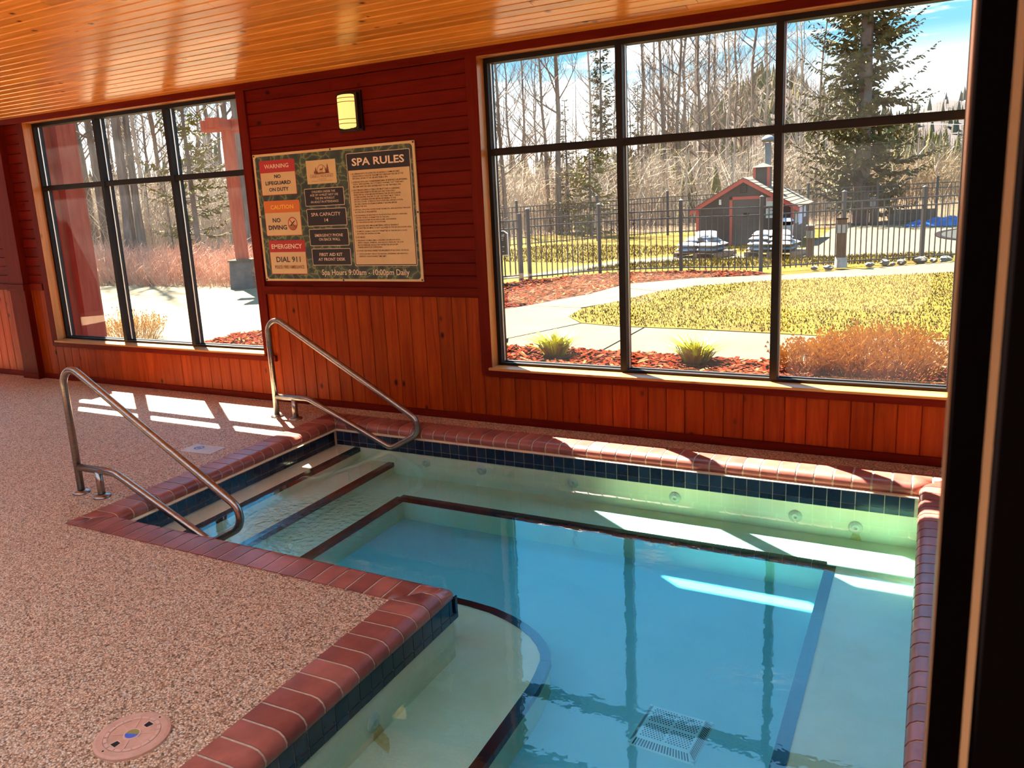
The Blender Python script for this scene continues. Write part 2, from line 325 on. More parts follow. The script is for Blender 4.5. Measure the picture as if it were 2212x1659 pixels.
def window(idx, a, b, label):
    w = struct('window_%d' % idx, label)
    # casing, jambs, stool and apron
    trim('casing', a - 0.095, a + 0.0, -0.02, 0, 0.38, WZ1 + 0.006, M['trim'], 'z', w)
    trim('casing', b - 0.0, b + 0.1, -0.02, 0, 0.38, WZ1 + 0.006, M['trim'], 'z', w)
    trim('apron', a - 0.05, b + 0.14 if idx == 2 else b + 0.03, -0.03, 0, 0.375, WZ0 - 0.018, M['trim'], 'x', w)
    board('sill', w, (a - 0.02, -0.045, WZ0 - 0.018), (1, 0, 0), (0, 1, 0), b - a + 0.04, 0.15, 0.018, M['jamb'], 0.003)
    board('jamb', w, (a - 0.018, 0.10, WZ0), (0, 0, 1), (0, -1, 0), WZ1 - WZ0, 0.118, 0.018, M['jamb'], 0.002)
    board('jamb', w, (b + 0.018, -0.018, WZ0), (0, 0, 1), (0, 1, 0), WZ1 - WZ0, 0.118, 0.018, M['jamb'], 0.002)
    board('head_jamb', w, (a, 0.10, WZ1 + 0.018), (1, 0, 0), (0, -1, 0), b - a, 0.118, 0.018, M['jamb'], 0.002)
    # frame
    y0, y1, fw = 0.085, 0.185, 0.03
    f = MB().box(a, a + fw, y0, y1, WZ0, WZ1).box(b - fw, b, y0, y1, WZ0, WZ1).box(a + fw, b - fw, y0, y1, WZ0, WZ0 + 0.02).box(a + fw, b - fw, y0, y1, WZ1 - 0.035, WZ1)
    f.obj('frame', M['frame'], w)
    third = (b - a) / 3; mw = 0.023; zb0, zb1 = 2.026, 2.072
    mxs = [a + third, a + 2 * third]
    for x in mxs: MB().box(x - mw, x + mw, y0 - 0.01, y1, WZ0 + 0.02, WZ1 - 0.035).obj('mullion', M['frame'], w)
    ed = [a + fw, mxs[0] - mw, mxs[0] + mw, mxs[1] - mw, mxs[1] + mw, b - fw]
    for i in range(3):
        MB().box(ed[2 * i], ed[2 * i + 1], y0 - 0.005, y1, zb0, zb1).obj('glazing_bar', M['frame'], w)
        for z0, z1 in ((WZ0 + 0.02, zb0), (zb1, WZ1 - 0.035)):
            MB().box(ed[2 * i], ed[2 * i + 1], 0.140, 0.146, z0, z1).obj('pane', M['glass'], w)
            x0, x1 = ed[2 * i], ed[2 * i + 1]; g = 0.007
            MB().box(x0, x0 + g, 0.128, 0.139, z0, z1).obj('glazing_bead', M['gasket'], w)
            MB().box(x0 + g, x1, 0.128, 0.139, z0, z0 + g).obj('glazing_bead', M['frame'], w)
    return w
window(1, *WIN[0], 'large six pane window over the spa')
window(2, *WIN[1], 'six pane window at the far left beside the sign')
window(3, *WIN[2], 'window beyond the pilaster')

# ceiling
ceil = struct('ceiling', 'sloping varnished pine board ceiling')
T = 0.03; sl = math.hypot(1, S)
ya, yb = 0.262, -10.2
FILL_GAPS = [(-10.2, -7.4), (-6.6, -3.8), (-3.0, -0.2), (0.6, 3.4)]; SY0, SY1 = -4.15, -8.0       # openings added in the unseen rear ceiling for fill light
def slab(m, x0, x1, y0, y1, lo, hi):
    m.add([(x0, y0, CZ(y0) + lo), (x1, y0, CZ(y0) + lo), (x1, y1, CZ(y1) + lo), (x0, y1, CZ(y1) + lo), (x0, y0, CZ(y0) + hi), (x1, y0, CZ(y0) + hi), (x1, y1, CZ(y1) + hi), (x0, y1, CZ(y1) + hi)],
          [(0, 1, 2, 3), (7, 6, 5, 4), (0, 4, 5, 1), (1, 5, 6, 2), (2, 6, 7, 3), (3, 7, 4, 0)])
mb = MB(); slab(mb, -11.6, 5.2, ya, -4.1, 0.014, 0.25); mb.obj('ceiling_deck', M['ceil_gap'], ceil)
mb = MB(); slab(mb, -11.6, 5.2, -4.1, SY0, 0.0, 0.25); slab(mb, -11.6, 5.2, SY1, yb, 0.0, 0.25)
ex = [-11.6] + [c for q in FILL_GAPS for c in q] + [5.2]
for i in range(0, len(ex), 2): slab(mb, ex[i], ex[i + 1], SY0, SY1, 0.0, 0.25)
mb.obj('rear_lining', plain('bounce_ceiling_cream', (0.78, 0.72, 0.62), 0.7), ceil)  # out-of-view ceiling made pale to bounce light forward
rnd = random.Random(3); pw = 0.0942
for k in range(44):
    x = -11.4
    y = -k * pw / sl * 1.0
    while x < 3.4:
        L = rnd.uniform(3.0, 5.2)
        if k == 0: L = 5.0
        if x + L > 2.6: L = 3.6 - x
        board('board', ceil, (x, y, CZ(y) + 0.014), (1, 0, 0), (0, -1 / sl, S / sl), L - 0.002, pw, 0.014, M['ceil'], 0.008)
        x += L
# rest of the room behind the camera
def open_wall(name, label, axis, pos, lo, hi, openings, zt, th=0.15, top=2.9):
    w = struct(name, label); m = MB()
    cuts = [lo] + [c for o in openings for c in o] + [hi]
    def bx(a, b, z0, z1):
        if axis == 'y': m.box(a, b, pos - th, pos, z0, z1)
        else: m.box(pos - th, pos, a, b, z0, z1)
    for i in range(0, len(cuts), 2): bx(cuts[i], cuts[i + 1], -0.3, zt)
    for a, b in openings: bx(a, b, -0.3, 0.2); bx(a, b, top, zt)
    m.obj('wall_panel', M['wall_wood'], w)
open_wall('wall_back', 'pine wall behind the viewer', 'y', -10.0, -11.6, 5.2, [], 4.6)
open_wall('wall_left', 'pine wall at the far end', 'x', -11.45, -10.0, 0.0, [(-2.9, -0.5)], 4.6)  # unseen wall; its opening is added to let in fill daylight
open_wall('wall_right', 'pine wall right of the spa', 'x', 5.2, -10.0, 0.0, [], 4.6)

# dark door frame beside the camera
door = struct('door_1', 'dark door frame close to the viewer')
MB().box(1.8362, 1.8500, -4.99, -4.90, 0.0, 2.9).obj('stile', M['black'], door)
MB().box(1.8352, 1.8362, -4.94, -4.90, 0.0, 2.9).obj('edge_strip', plain('brown_edge_strip', (0.10, 0.035, 0.012), 0.5), door)
MB().box(1.8500, 1.8535, -4.995, -4.90, 0.0, 2.9).obj('edge_strip', M['tanstrip'], door)
MB().box(1.8535, 2.75, -5.03, -4.90, 0.0, 2.9).obj('door_leaf', M['black'], door)

# deck with the pool cut out
XL, XN, YB, YN = -2.575, -0.24, -0.19, -2.69       # outer coping lines
deck = MB()
deck.box(-11.6, XL, -10.0, 0.02, -0.35, 0.0); deck.box(XL, 5.2, YB, 0.02, -0.35, 0.0)
deck.box(2.04, 5.2, -10.0, YB, -0.35, 0.0); deck.box(XL, XN, -10.0, YN, -0.35, 0.0); deck.box(XN, 2.04, -10.0, -4.81, -0.35, 0.0)
fl = deck.obj('floor', M['pebble']); tag(fl, 'brown pebble aggregate deck around the spa', kind='structure')

# ------------------------------------------------------------------ spa pool
pool = thing('spa_pool', 'L-shaped indoor spa pool with red brick coping and navy waterline tiles', 'pool')
BW, BP = 0.21, 0.104
prof = [(0.0, -0.062), (0.0, 0.006), (0.150, 0.010), (0.180, 0.006), (0.200, -0.008), (0.210, -0.028), (0.207, -0.048), (0.196, -0.062)]
def brick_mesh(w, shrink=0.0):
    n = len(prof); pr = [(y - (shrink if y > 0.1 else -shrink), z - shrink) for y, z in prof]
    v = [(0, y, z) for y, z in pr] + [(w, y, z) for y, z in pr]
    f = [tuple(range(n))[::-1], tuple(range(n, 2 * n))] + [(i, (i + 1) % n, n + (i + 1) % n, n + i) for i in range(n)]
    return MB().add(v, f)
BRICK = brick_mesh(BP - 0.011).mesh('coping_brick', M['brick'])
for p in BRICK.polygons: p.use_smooth = len(p.vertices) == 4
try: BRICK.set_sharp_from_angle(angle=math.radians(50))
except Exception: pass
def clip(me, mtx, planes):
    bm = bmesh.new(); bm.from_mesh(me); bm.transform(mtx)
    for co, no in planes:
        g = bm.verts[:] + bm.edges[:] + bm.faces[:]
        r = bmesh.ops.bisect_plane(bm, geom=g, plane_co=co, plane_no=no, clear_outer=True)
        e = [x for x in r['geom_cut'] if isinstance(x, bmesh.types.BMEdge)]
        if e:
            try: bmesh.ops.contextual_create(bm, geom=e)
            except Exception: pass
    if len(bm.verts) < 4: bm.free(); return None
    bm.transform(mtx.inverted()); o = bpy.data.meshes.new('coping_brick'); bm.to_mesh(o); bm.free()
    for m in me.materials: o.materials.append(m)
    return o
def row(start, d, nose, n, planes=(), length=None):
    d = Vector(d); nose = Vector(nose)
    right = d.cross(nose).z > 0
    for i in range(n):
        org = Vector(start) + d * (i * BP + 0.0055)
        if not right:
            mtx = basis(org + d * (BP - 0.011), -d, nose)
        else: mtx = basis(org, d, nose)
        # is it cut?
        cut = False
        for co, no in planes:
            for a in (0, BP):
                for b in (0, BW):
                    if (Vector(start) + d * (i * BP + a) + nose * b - Vector(co)).dot(Vector(no)) > 0: cut = True
        me = BRICK
        if cut:
            me = clip(BRICK, mtx, [(Vector(co) - Vector(no).normalized() * 0.003, no) for co, no in planes])
            if me is None: continue
        link('coping_brick', me, pool, mtx=mtx)
    # mortar bed under the row
    L = n * BP; bed = brick_mesh(L, 0.0035).mesh('mortar_bed', M['mortar'])
    mtx = basis(Vector(start) + (d * L if not right else Vector((0, 0, 0))), -d if not right else d, nose)
    if planes: bed = clip(bed, mtx, planes)
    link('mortar_bed', bed, pool, mtx=mtx)
XR = 2.04
row((XL, YB, 0), (1, 0, 0), (0, -1, 0), 45, [((XL, YB, 0), (-1, -1, 0)), ((XR, YB, 0), (1, -1, 0))])
row((XL, YB, 0), (0, -1, 0), (1, 0, 0), 25, [((XL, YB, 0), (1, 1, 0)), ((XL, YN, 0), (1, -1, 0))])
row((XL, YN, 0), (1, 0, 0), (0, 1, 0), 25, [((XL, YN, 0), (-1, 1, 0)), ((XN, YN, 0), (1, -1, 0))])
row((XN, YN + BW, 0), (0, -1, 0), (1, 0, 0), 23, [((XN, YN, 0), (-1, 1, 0))])
row((XR, YB, 0), (0, -1, 0), (-1, 0, 0), 45, [((XR, YB, 0), (-1, 1, 0))])
row((XN, -4.81, 0), (1, 0, 0), (0, 1, 0), 22)
# shell
fx0, fx1, fy0, fyN, fxL, fyE = -2.345, 1.848, -0.42, -2.46, -0.055, -4.58
ZW, ZF, ZB = -0.165, -0.53, -0.37
sh = MB(); zt, zb = -0.06, -0.75
sh.box(fx0 - 0.2, fx1 + 0.18, fy0, -0.2, zb, zt); sh.box(fx0 - 0.2, fx0, fyN - 0.2, fy0, zb, zt); sh.box(fx1, fx1 + 0.18, fyE - 0.2, fy0, zb, zt)
sh.box(fx0, fxL - 0.0, fyN - 0.2, fyN, zb, zt); sh.box(fxL - 0.2, fxL, fyE - 0.2, fyN - 0.2, zb, zt); sh.box(fxL, fx1, fyE - 0.2, fyE, zb, zt)
sh.obj('pool_wall', M['plaster'], pool)
M['plaster_floor'] = noisy('blue_pool_floor', ((0.25, (0.34, 0.58, 0.60)), (0.5, (0.40, 0.64, 0.65)), (0.75, (0.46, 0.69, 0.70))), 1.6, detail=8, rough=0.75, bump=0.1, bscale=90)
MB().box(fx0, fx1, fyE, fy0, ZF - 0.2, ZF).obj('pool_floor', M['plaster_floor'], pool)
X1, X2, X3, YBE, XBE = -2.12, -1.80, -1.45, -0.83, 1.40
MB().box(fx0, X1, fyN, fy0, ZF, -0.19).obj('step', M['plaster'], pool)
MB().box(X1, X2, fyN, fy0, ZF, -0.28).obj('step', M['plaster'], pool)
MB().box(X2, X3, fyN, fy0, ZF, ZB).obj('step', M['plaster'], pool)
MB().box(X3, XBE, YBE, fy0, ZF, ZB).obj('bench', M['plaster'], pool)
MB().box(XBE, fx1, fyE, fy0, ZF, ZB).obj('bench', M['plaster'], pool)
curve = [(-0.44, -1.965), (-0.37, -1.97), (-0.23, -1.975), (-0.09, -1.99), (0.03, -2.025), (0.13, -2.07), (0.22, -2.125), (0.29, -2.19), (0.34, -2.255), (0.37, -2.32), (0.39, -2.42), (0.405, -2.52), (0.41, -2.65), (0.415, -2.85), (0.42, -3.06), (0.42, -3.6), (0.42, -4.3), (0.42, fyE)]
MB().prism([(-0.60, fyN), (-0.56, -2.15), (-0.5, -2.0)] + curve + [(fxL, fyE), (fxL, fyN)], ZF, ZB).obj('bench', M['plaster'], pool)
# black nosing tiles
def nosing(p0, p1, z, side, pitch=0.055, w=0.030):
    p0 = Vector((*p0, 0)); p1 = Vector((*p1, 0)); L = (p1 - p0).length; d = (p1 - p0) / L; n = max(1, round(L / pitch)); q = L / n
    key = (round(q, 3), w)
    if key not in _nc: _nc[key] = MB().box(0.001, key[0] - 0.001, -w, 0.006, -0.028, 0.005).mesh('nosing_tile', M['nosing'])
    s = Vector(side); s = (s[0], s[1], 0)
    for i in range(n):
        o = p0 + d * (q * i); nd = Vector(s).normalized()
        if Vector((0, 0, 1)).dot(d.cross(nd)) > 0: mtx = basis((o.x, o.y, z), d, nd)
        else: e = o + d * q; mtx = basis((e.x, e.y, z), -d, nd)
        link('nosing_tile', _nc[key], pool, mtx=mtx)
_nc = {}
nosing((X1, fyN), (X1, fy0), -0.19, (1, 0), 0.15, 0.045); nosing((X2, fyN), (X2, fy0), -0.28, (1, 0), 0.15, 0.045); nosing((X3, fyN), (X3, YBE), ZB, (1, 0), 0.15, 0.045)
nosing((X3 - 0.02, YBE), (XBE, YBE), ZB, (0, -1), 0.077, 0.045); nosing((XBE, YBE), (XBE, fyE), ZB, (-1, 0), 0.077, 0.05)
def offs(poly, i): 
    a, b = Vector(poly[i]), Vector(poly[i + 1]); t = (b - a).normalized(); return (-t.y, t.x)
for i in range(1, len(curve) - 1):
    nosing(curve[i], curve[i + 1], ZB, offs(curve, i), 0.077, 0.045)
# waterline tiles
TP = 0.077
TILE = MB().box(0.002, TP - 0.002, 0.0, 0.008, -0.0745, 0.0).mesh('waterline_tile', M['tile'])
TILE2 = MB().box(0.002, TP - 0.002, 0.0, 0.008, -0.034, 0.0).mesh('waterline_tile', M['tile'])
GROUT = M['mortar']
def tilerow(start, d, nrm, L, second=True):
    d = Vector(d); nrm = Vector(nrm); n = int(L / TP + 0.5)
    for i in range(n):
        o = Vector(start) + d * (i * TP)
        for z, me in ((-0.066, TILE),) + (((-0.1435, TILE2),) if second else ()):
            if d.cross(nrm).z > 0: mtx = basis((o.x, o.y, z), d, nrm)
            else: e = o + d * TP; mtx = basis((e.x, e.y, z), -d, nrm)
            link('waterline_tile', me, pool, mtx=mtx)
    e = Vector(start) + d * L; f = nrm * 0.005
    x0, x1 = sorted((start[0], e.x + f.x)); y0, y1 = sorted((start[1], e.y + f.y))
    MB().box(x0, x1, y0, y1, -0.178, -0.062).obj('grout_bed', GROUT, pool)
tilerow((fx0, fy0, 0), (1, 0, 0), (0, -1, 0), fx1 - fx0); tilerow((fx0, fyN, 0), (0, 1, 0), (1, 0, 0), fy0 - fyN)
tilerow((fxL, fyE, 0), (0, 1, 0), (1, 0, 0), fyN - fyE + 0.0); tilerow((fx0, fyN, 0), (1, 0, 0), (0, 1, 0), fxL - fx0, False); tilerow((fx1, fyE, 0), (0, 1, 0), (-1, 0, 0), fy0 - fyE, False)
# jets
JET = MB().lathe([(0.0, 0.004), (0.008, 0.004), (0.011, 0.013), (0.020, 0.013), (0.024, 0.007), (0.038, 0.006), (0.040, 0.0)], 20).mesh('jet_fitting', plain('jet_plastic', (0.62, 0.60, 0.46), 0.4), True)
for x, z in ((-1.493, -0.235), (-1.007, -0.24), (-0.283, -0.245), (0.435, -0.255), (1.177, -0.27), (1.513, -0.29)):
    link('jet_fitting', JET, pool, mtx=basis((x, fy0, z), (1, 0, 0), (0, 0, 1)))
link('jet_fitting', JET, pool, mtx=basis((fxL, -3.12, -0.29), (0, 1, 0), (0, 0, 1)))
rust = noisy('rust_stain', ((0.3, (0.55, 0.38, 0.10)), (0.7, (0.74, 0.60, 0.30))), 30, rough=0.9)
def stain(pts, fn):
    MB().add([fn(a, b) for a, b in pts], [tuple(range(len(pts)))]).obj('rust_stain', rust, pool)
stain([(-3.10, -0.30), (-3.07, -0.335), (-3.055, -0.37), (-3.13, -0.37), (-3.125, -0.33)], lambda a, b: (fxL + 0.0015, a, b))
stain([(fxL, -3.125), (fxL, -3.065), (-0.03, -3.075), (-0.005, -3.09), (0.01, -3.11), (0.03, -3.135), (0.045, -3.165), (0.015, -3.155), (-0.01, -3.145), (-0.035, -3.135)], lambda a, b: (a, b, ZB + 0.0015))
stain([(1.50, -0.30), (1.525, -0.30), (1.54, -0.345), (1.55, -0.37), (1.48, -0.37), (1.495, -0.34)], lambda a, b: (a, fy0 - 0.0015, b))
# water
e = 0.008
wp = [(fx0 - e, fy0 + e), (fx1 + e, fy0 + e), (fx1 + e, fyE - e), (fxL - e, fyE - e), (fxL - e, fyN - e), (fx0 - e, fyN - e)]
wt = MB().prism(wp, -0.72, ZW).obj('spa_water', M['water']); tag(wt, 'clear blue-green water filling the spa pool', 'water', kind='stuff')
# drain cover on the pool floor
white = plain('white_plastic', (0.72, 0.74, 0.70), 0.4); darkhole = plain('drain_hole', (0.02, 0.03, 0.04), 0.7)
dr = thing('drain_cover', 'white perforated square drain cover on the spa floor', 'drain cover', (0.955, -2.38, ZF), rz=math.radians(-3))
MB().add([(-0.145, -0.145, 0), (0.145, -0.145, 0), (0.145, 0.145, 0), (-0.145, 0.145, 0), (-0.115, -0.115, 0.03), (0.115, -0.115, 0.03), (0.115, 0.115, 0.03), (-0.115, 0.115, 0.03)],
         [(4, 5, 6, 7), (0, 1, 5, 4), (1, 2, 6, 5), (2, 3, 7, 6), (3, 0, 4, 7)]).obj('cover', white, dr)
hb = MB()
for qx in (-0.055, 0.055):
    for qy in (-0.055, 0.055):
        for i in range(8):
            for j in range(8):
                x = qx + (i - 3.5) * 0.0125 + (0.006 if j % 2 else 0); y = qy + (j - 3.5) * 0.012
                hb.add([(x + 0.004 * math.cos(a), y + 0.004 * math.sin(a), 0.0306) for a in [k * math.pi / 3 for k in range(6)]], [tuple(range(6))])
hb.obj('perforation', darkhole, dr)['kind'] = 'stuff'
sb = MB()
for i in range(20):
    u = -0.12 + i * 0.0126
    for rot in range(4):
        c, s_ = math.cos(rot * math.pi / 2), math.sin(rot * math.pi / 2)
        q = [(u - 0.003, -0.1395, 0.0062), (u + 0.003, -0.1395, 0.0062), (u * 0.9 + 0.003, -0.1185, 0.0272), (u * 0.9 - 0.003, -0.1185, 0.0272)]
        sb.add([(x * c - y * s_, x * s_ + y * c, z) for x, y, z in q], [(0, 1, 2, 3)])
sb.obj('slot', darkhole, dr)['kind'] = 'stuff'
scr = MB().lathe([(0, 0.004), (0.008, 0.004), (0.008, 0.0)], 10).mesh('screw', white)
for x, y in ((-0.135, -0.135), (0.135, -0.135), (0.135, 0.135), (-0.135, 0.135)): link('screw', scr, dr, (x, y, 0.01))

# ------------------------------------------------------------------ handrails
def arc_path(pts, rad, n=8):
    """rounded polyline"""
    P = [Vector(p) for p in pts]; out = [P[0]]
    for i in range(1, len(P) - 1):
        a, b, c = P[i - 1], P[i], P[i + 1]; r = rad[i]
        u = (a - b).normalized(); w = (c - b).normalized(); ang = u.angle(w); t = min(r / math.tan(ang / 2), (a - b).length * 0.49, (c - b).length * 0.49)
        s0, s1 = b + u * t, b + w * t
        rr = t * math.tan(ang / 2); bis = (u + w).normalized(); ctr = b + bis * math.hypot(rr, t)
        for k in range(n + 1):
            q = k / n; v0 = s0 - ctr; v1 = s1 - ctr; th = v0.angle(v1)
            out.append(ctr + (v0 * math.sin((1 - q) * th) + v1 * math.sin(q * th)) / math.sin(th))
    out.append(P[-1]); return out
def handrail(label, y):
    t = thing('pool_handrail', label, 'handrail', (-2.96, y, 0.0), group='steel spa handrails')
    pts = [(0, 0, 0.0), (0, 0, 0.86), (0.20, 0, 0.86), (1.36, 0, 0.135), (1.46, 0, -0.085), (1.16, 0, -0.13), (0.38, 0, 0.185), (0.02, 0, 0.175)]
    pts = [(0, 0, 0.0), (0, 0, 0.90), (1.345, 0, 0.12), (1.40, 0, 0.02), (1.22, 0, -0.125), (0.37, 0, 0.178), (0.02, 0, 0.175)]
    path = arc_path([(0, 0, 0.0), (0, 0, 0.905), (1.52, 0, 0.045), (1.16, 0, -0.155), (0.365, 0, 0.182), (0.015, 0, 0.178)], [0, 0.105, 0.10, 0.10, 0.14, 0], 10)
    rail = MB().tube(path, 0.0235, 14).obj('rail_tube', M['steel'], t, True)
    MB().tube([(0.205, 0, 0.0), (0.205, 0, 0.172)], 0.0235, 14).obj('post', M['steel'], t, True)
    fl_ = [(0.024, 0.022), (0.030, 0.020), (0.052, 0.012), (0.056, 0.004), (0.056, 0.0)]
    for x in (0.0, 0.205): MB().lathe(fl_, 24, (x, 0, 0.0)).obj('escutcheon', M['steel'], t, True)
    return t
handrail('steel tube handrail nearer the viewer, rising from the deck into the water', -2.30)
handrail('steel tube handrail by the wall, standing in front of the wainscot', -0.43)

# ------------------------------------------------------------------ deck fittings
lidm = noisy('tan_plastic', ((0.3, (0.55, 0.30, 0.20)), (0.7, (0.66, 0.39, 0.27))), 25, rough=0.5)
lid2 = plain('tan_plastic_raised', (0.70, 0.44, 0.32), 0.45)
lid = thing('skimmer_lid', 'round tan plastic skimmer lid set in the pebble deck', 'lid', (-0.527, -3.858, 0.0), rz=math.radians(20))
MB().lathe([(0.0, 0.010), (0.095, 0.010), (0.097, 0.012), (0.118, 0.012), (0.128, 0.008), (0.129, 0.0)], 48).obj('disc', lidm, lid)
for i in range(18):
    if i in (4, 13): pass
    MB().lathe([(0.082, 0.0102), (0.082, 0.0128), (0.094, 0.0128), (0.094, 0.0102)], 3, (0, 0, 0), i * math.tau / 18 + 0.02, (i + 1) * math.tau / 18 - 0.02).obj('ring_segment', lid2, lid)
for i in range(8):
    if i in (1, 5): continue
    a = i * math.tau / 8 + 0.2; c, s_ = math.cos(a), math.sin(a)
    MB().add([(x * c - y * s_, x * s_ + y * c, z) for z in (0.010, 0.0122) for x, y in ((0.032, -0.0012), (0.080, -0.0012), (0.080, 0.0012), (0.032, 0.0012))], [(4, 5, 6, 7), (0, 1, 5, 4), (1, 2, 6, 5), (2, 3, 7, 6), (3, 0, 4, 7)]).obj('spoke', lid2, lid)
hole = plain('finger_hole', (0.008, 0.006, 0.005), 0.8)
for sgn in (1, -1):
    a = math.radians(62); c, s_ = math.cos(a) * sgn, math.sin(a) * sgn
    q = [(0.050, -0.010), (0.074, -0.014), (0.074, 0.014), (0.050, 0.010)]
    MB().add([(x * c - y * s_, x * s_ + y * c, 0.0108) for x, y in q], [(0, 1, 2, 3)]).obj('finger_hole', hole, lid)
    b = [(0.046, -0.014), (0.078, -0.018), (0.078, 0.018), (0.046, 0.014)]
    MB().add([(x * c - y * s_, x * s_ + y * c, 0.0105) for x, y in b], [(0, 1, 2, 3)]).obj('hole_rim', lid2, lid)
    MB().lathe([(0, 0.0125), (0.004, 0.0125), (0.004, 0.011)], 8, (0.108 * c, 0.108 * s_, 0)).obj('screw', hole, lid)
MB().lathe([(0.0, 0.0125), (0.029, 0.0125), (0.031, 0.010)], 24).obj('hub', lid2, lid)
MB().add([(0.024 * math.cos(k * math.pi / 12), 0.024 * math.sin(k * math.pi / 12), 0.0129) for k in range(13)], [tuple(range(13))]).obj('emblem', plain('emblem_green', (0.30, 0.26, 0.06), 0.4), lid)
MB().add([(0.024 * math.cos(k * math.pi / 12), -0.024 * math.sin(k * math.pi / 12) - 0.001, 0.0129) for k in range(13)], [tuple(range(13))[::-1]]).obj('emblem', plain('emblem_blue', (0.07, 0.14, 0.55), 0.4), lid)
mk = thing('deck_marker', 'pale marker tile with a small blue symbol set in the deck', 'marker', (-2.885, -1.33, 0.0), rz=math.radians(4))
MB().box(-0.15, 0.15, -0.085, 0.085, -0.01, 0.004).obj('plate', noisy('marker_plate', ((0.3, (0.50, 0.46, 0.40)), (0.7, (0.62, 0.58, 0.52))), 20, rough=0.3), mk)
MB().lathe([(0.026, 0.0046), (0.040, 0.0046)], 24, (-0.05, 0.015, 0)).obj('symbol', plain('marker_blue', (0.06, 0.13, 0.42), 0.4), mk)
MB().add([(-0.05 + 0.022 * math.cos(k * math.tau / 12), 0.015 + 0.014 * math.sin(k * math.tau / 12), 0.0046) for k in range(12)], [tuple(range(12))]).obj('symbol', bpy.data.materials['marker_blue'], mk)

# ------------------------------------------------------------------ wall sconce
sc = thing('wall_sconce', 'lit cream glass wall sconce with dark bands above the rules sign', 'wall lamp', (-2.235, 0.0, 2.29))
bronze = plain('sconce_bronze', (0.03, 0.012, 0.008), 0.4, 0.6)
MB().box(-0.115, 0.115, -0.022, 0.0, 0.0, 0.305).obj('back_plate', bronze, sc)
MB().box(0.02, 0.102, -0.06, -0.022, 0.018, 0.287).obj('side_bracket', bronze, sc)
shade_m = plain('lit_cream_glass', (0.35, 0.25, 0.08), 0.4, emit=(1.0, 0.72, 0.20), es=0.36)
prs = [(0.062, 0.025), (0.085, 0.030), (0.090, 0.040), (0.090, 0.262), (0.085, 0.274), (0.062, 0.280)]
MB().lathe([(0.0, 0.025)] + prs + [(0.0, 0.280)], 20, (0.0, -0.024, 0), math.pi, math.tau).obj('glass_shade', shade_m, sc, True)
for z in (0.060, 0.092, 0.222, 0.252):
    MB().tube([(0.0915 * math.cos(a), -0.024 + 0.0915 * math.sin(a), z) for a in [math.pi + k * math.pi / 14 for k in range(15)]], 0.0026, 6).obj('band', plain('sconce_band', (0.22, 0.06, 0.01), 0.4), sc)
# ------------------------------------------------------------------ spa rules sign
sg = thing('spa_rules_sign', 'large spa rules board with warning panels on the pine wall', 'sign', (-3.31, -0.004, 1.105))
C_cream = noisy('sign_cream', ((0.3, (0.60, 0.42, 0.20)), (0.7, (0.66, 0.47, 0.23))), 6, rough=0.45)
C_black = plain('sign_black', (0.010, 0.008, 0.012), 0.4); C_red = plain('sign_red', (0.42, 0.02, 0.02), 0.45); C_orange = plain('sign_orange', (0.62, 0.16, 0.02), 0.45)
C_yel = plain('sign_yellow_ink', (0.85, 0.50, 0.06), 0.45); C_tan = plain('sign_tan_ink', (0.80, 0.62, 0.42), 0.45); C_navy = plain('sign_dark_ink', (0.02, 0.018, 0.03), 0.45); C_brown = plain('sign_brown_ink', (0.20, 0.05, 0.01), 0.45)
def marble():
    m, nt, b = newmat('sign_green_marble'); tc = N(nt, 'ShaderNodeTexCoord')
    no = N(nt, 'ShaderNodeTexNoise', Scale=4.0, Detail=3.0); nt.links.new(tc.outputs['Object'], no.inputs['Vector'])
    ad = N(nt, 'ShaderNodeVectorMath', operation='MULTIPLY_ADD'); ad.inputs[1].default_value = (0.35, 0.35, 0.35); nt.links.new(no.outputs['Color'], ad.inputs[0]); nt.links.new(tc.outputs['Object'], ad.inputs[2])
    v = N(nt, 'ShaderNodeTexVoronoi', Scale=9.0, feature='DISTANCE_TO_EDGE'); nt.links.new(ad.outputs[0], v.inputs['Vector'])
    nt.links.new(ramp(nt, v.outputs['Distance'], ((0.0, (0.20, 0.24, 0.09)), (0.05, (0.055, 0.085, 0.05)), (0.25, (0.018, 0.036, 0.030)))), b.inputs['Base Color']); b.inputs['Roughness'].default_value = 0.4
    return m
def rrect(x0, x1, z0, z1, r, n=5):
    p = []
    for cx, cz, a in ((x1 - r, z0 + r, -90), (x1 - r, z1 - r, 0), (x0 + r, z1 - r, 90), (x0 + r, z0 + r, 180)):
        for k in range(n + 1):
            w = math.radians(a + 90 * k / n); p.append((cx + r * math.cos(w), cz + r * math.sin(w)))
    return p
def plate(name, poly, y, th, mat, parent=None):
    n = len(poly); v = [(x, y, z) for x, z in poly] + [(x, y - th, z) for x, z in poly]
    f = [tuple(range(n, 2 * n))] + [(i, (i + 1) % n, n + (i + 1) % n, n + i) for i in range(n)]
    return MB().add(v, f).obj(name, mat, parent or sg)
def text_mesh(s, bold=0.0):
    cu = bpy.data.curves.new('t', 'FONT'); cu.body = s; cu.resolution_u = 2; cu.offset = bold
    o = bpy.data.objects.new('t', cu); COL.objects.link(o)
    dg = bpy.context.evaluated_depsgraph_get(); me = bpy.data.meshes.new_from_object(o.evaluated_get(dg))
    bpy.data.objects.remove(o); bpy.data.curves.remove(cu); return me
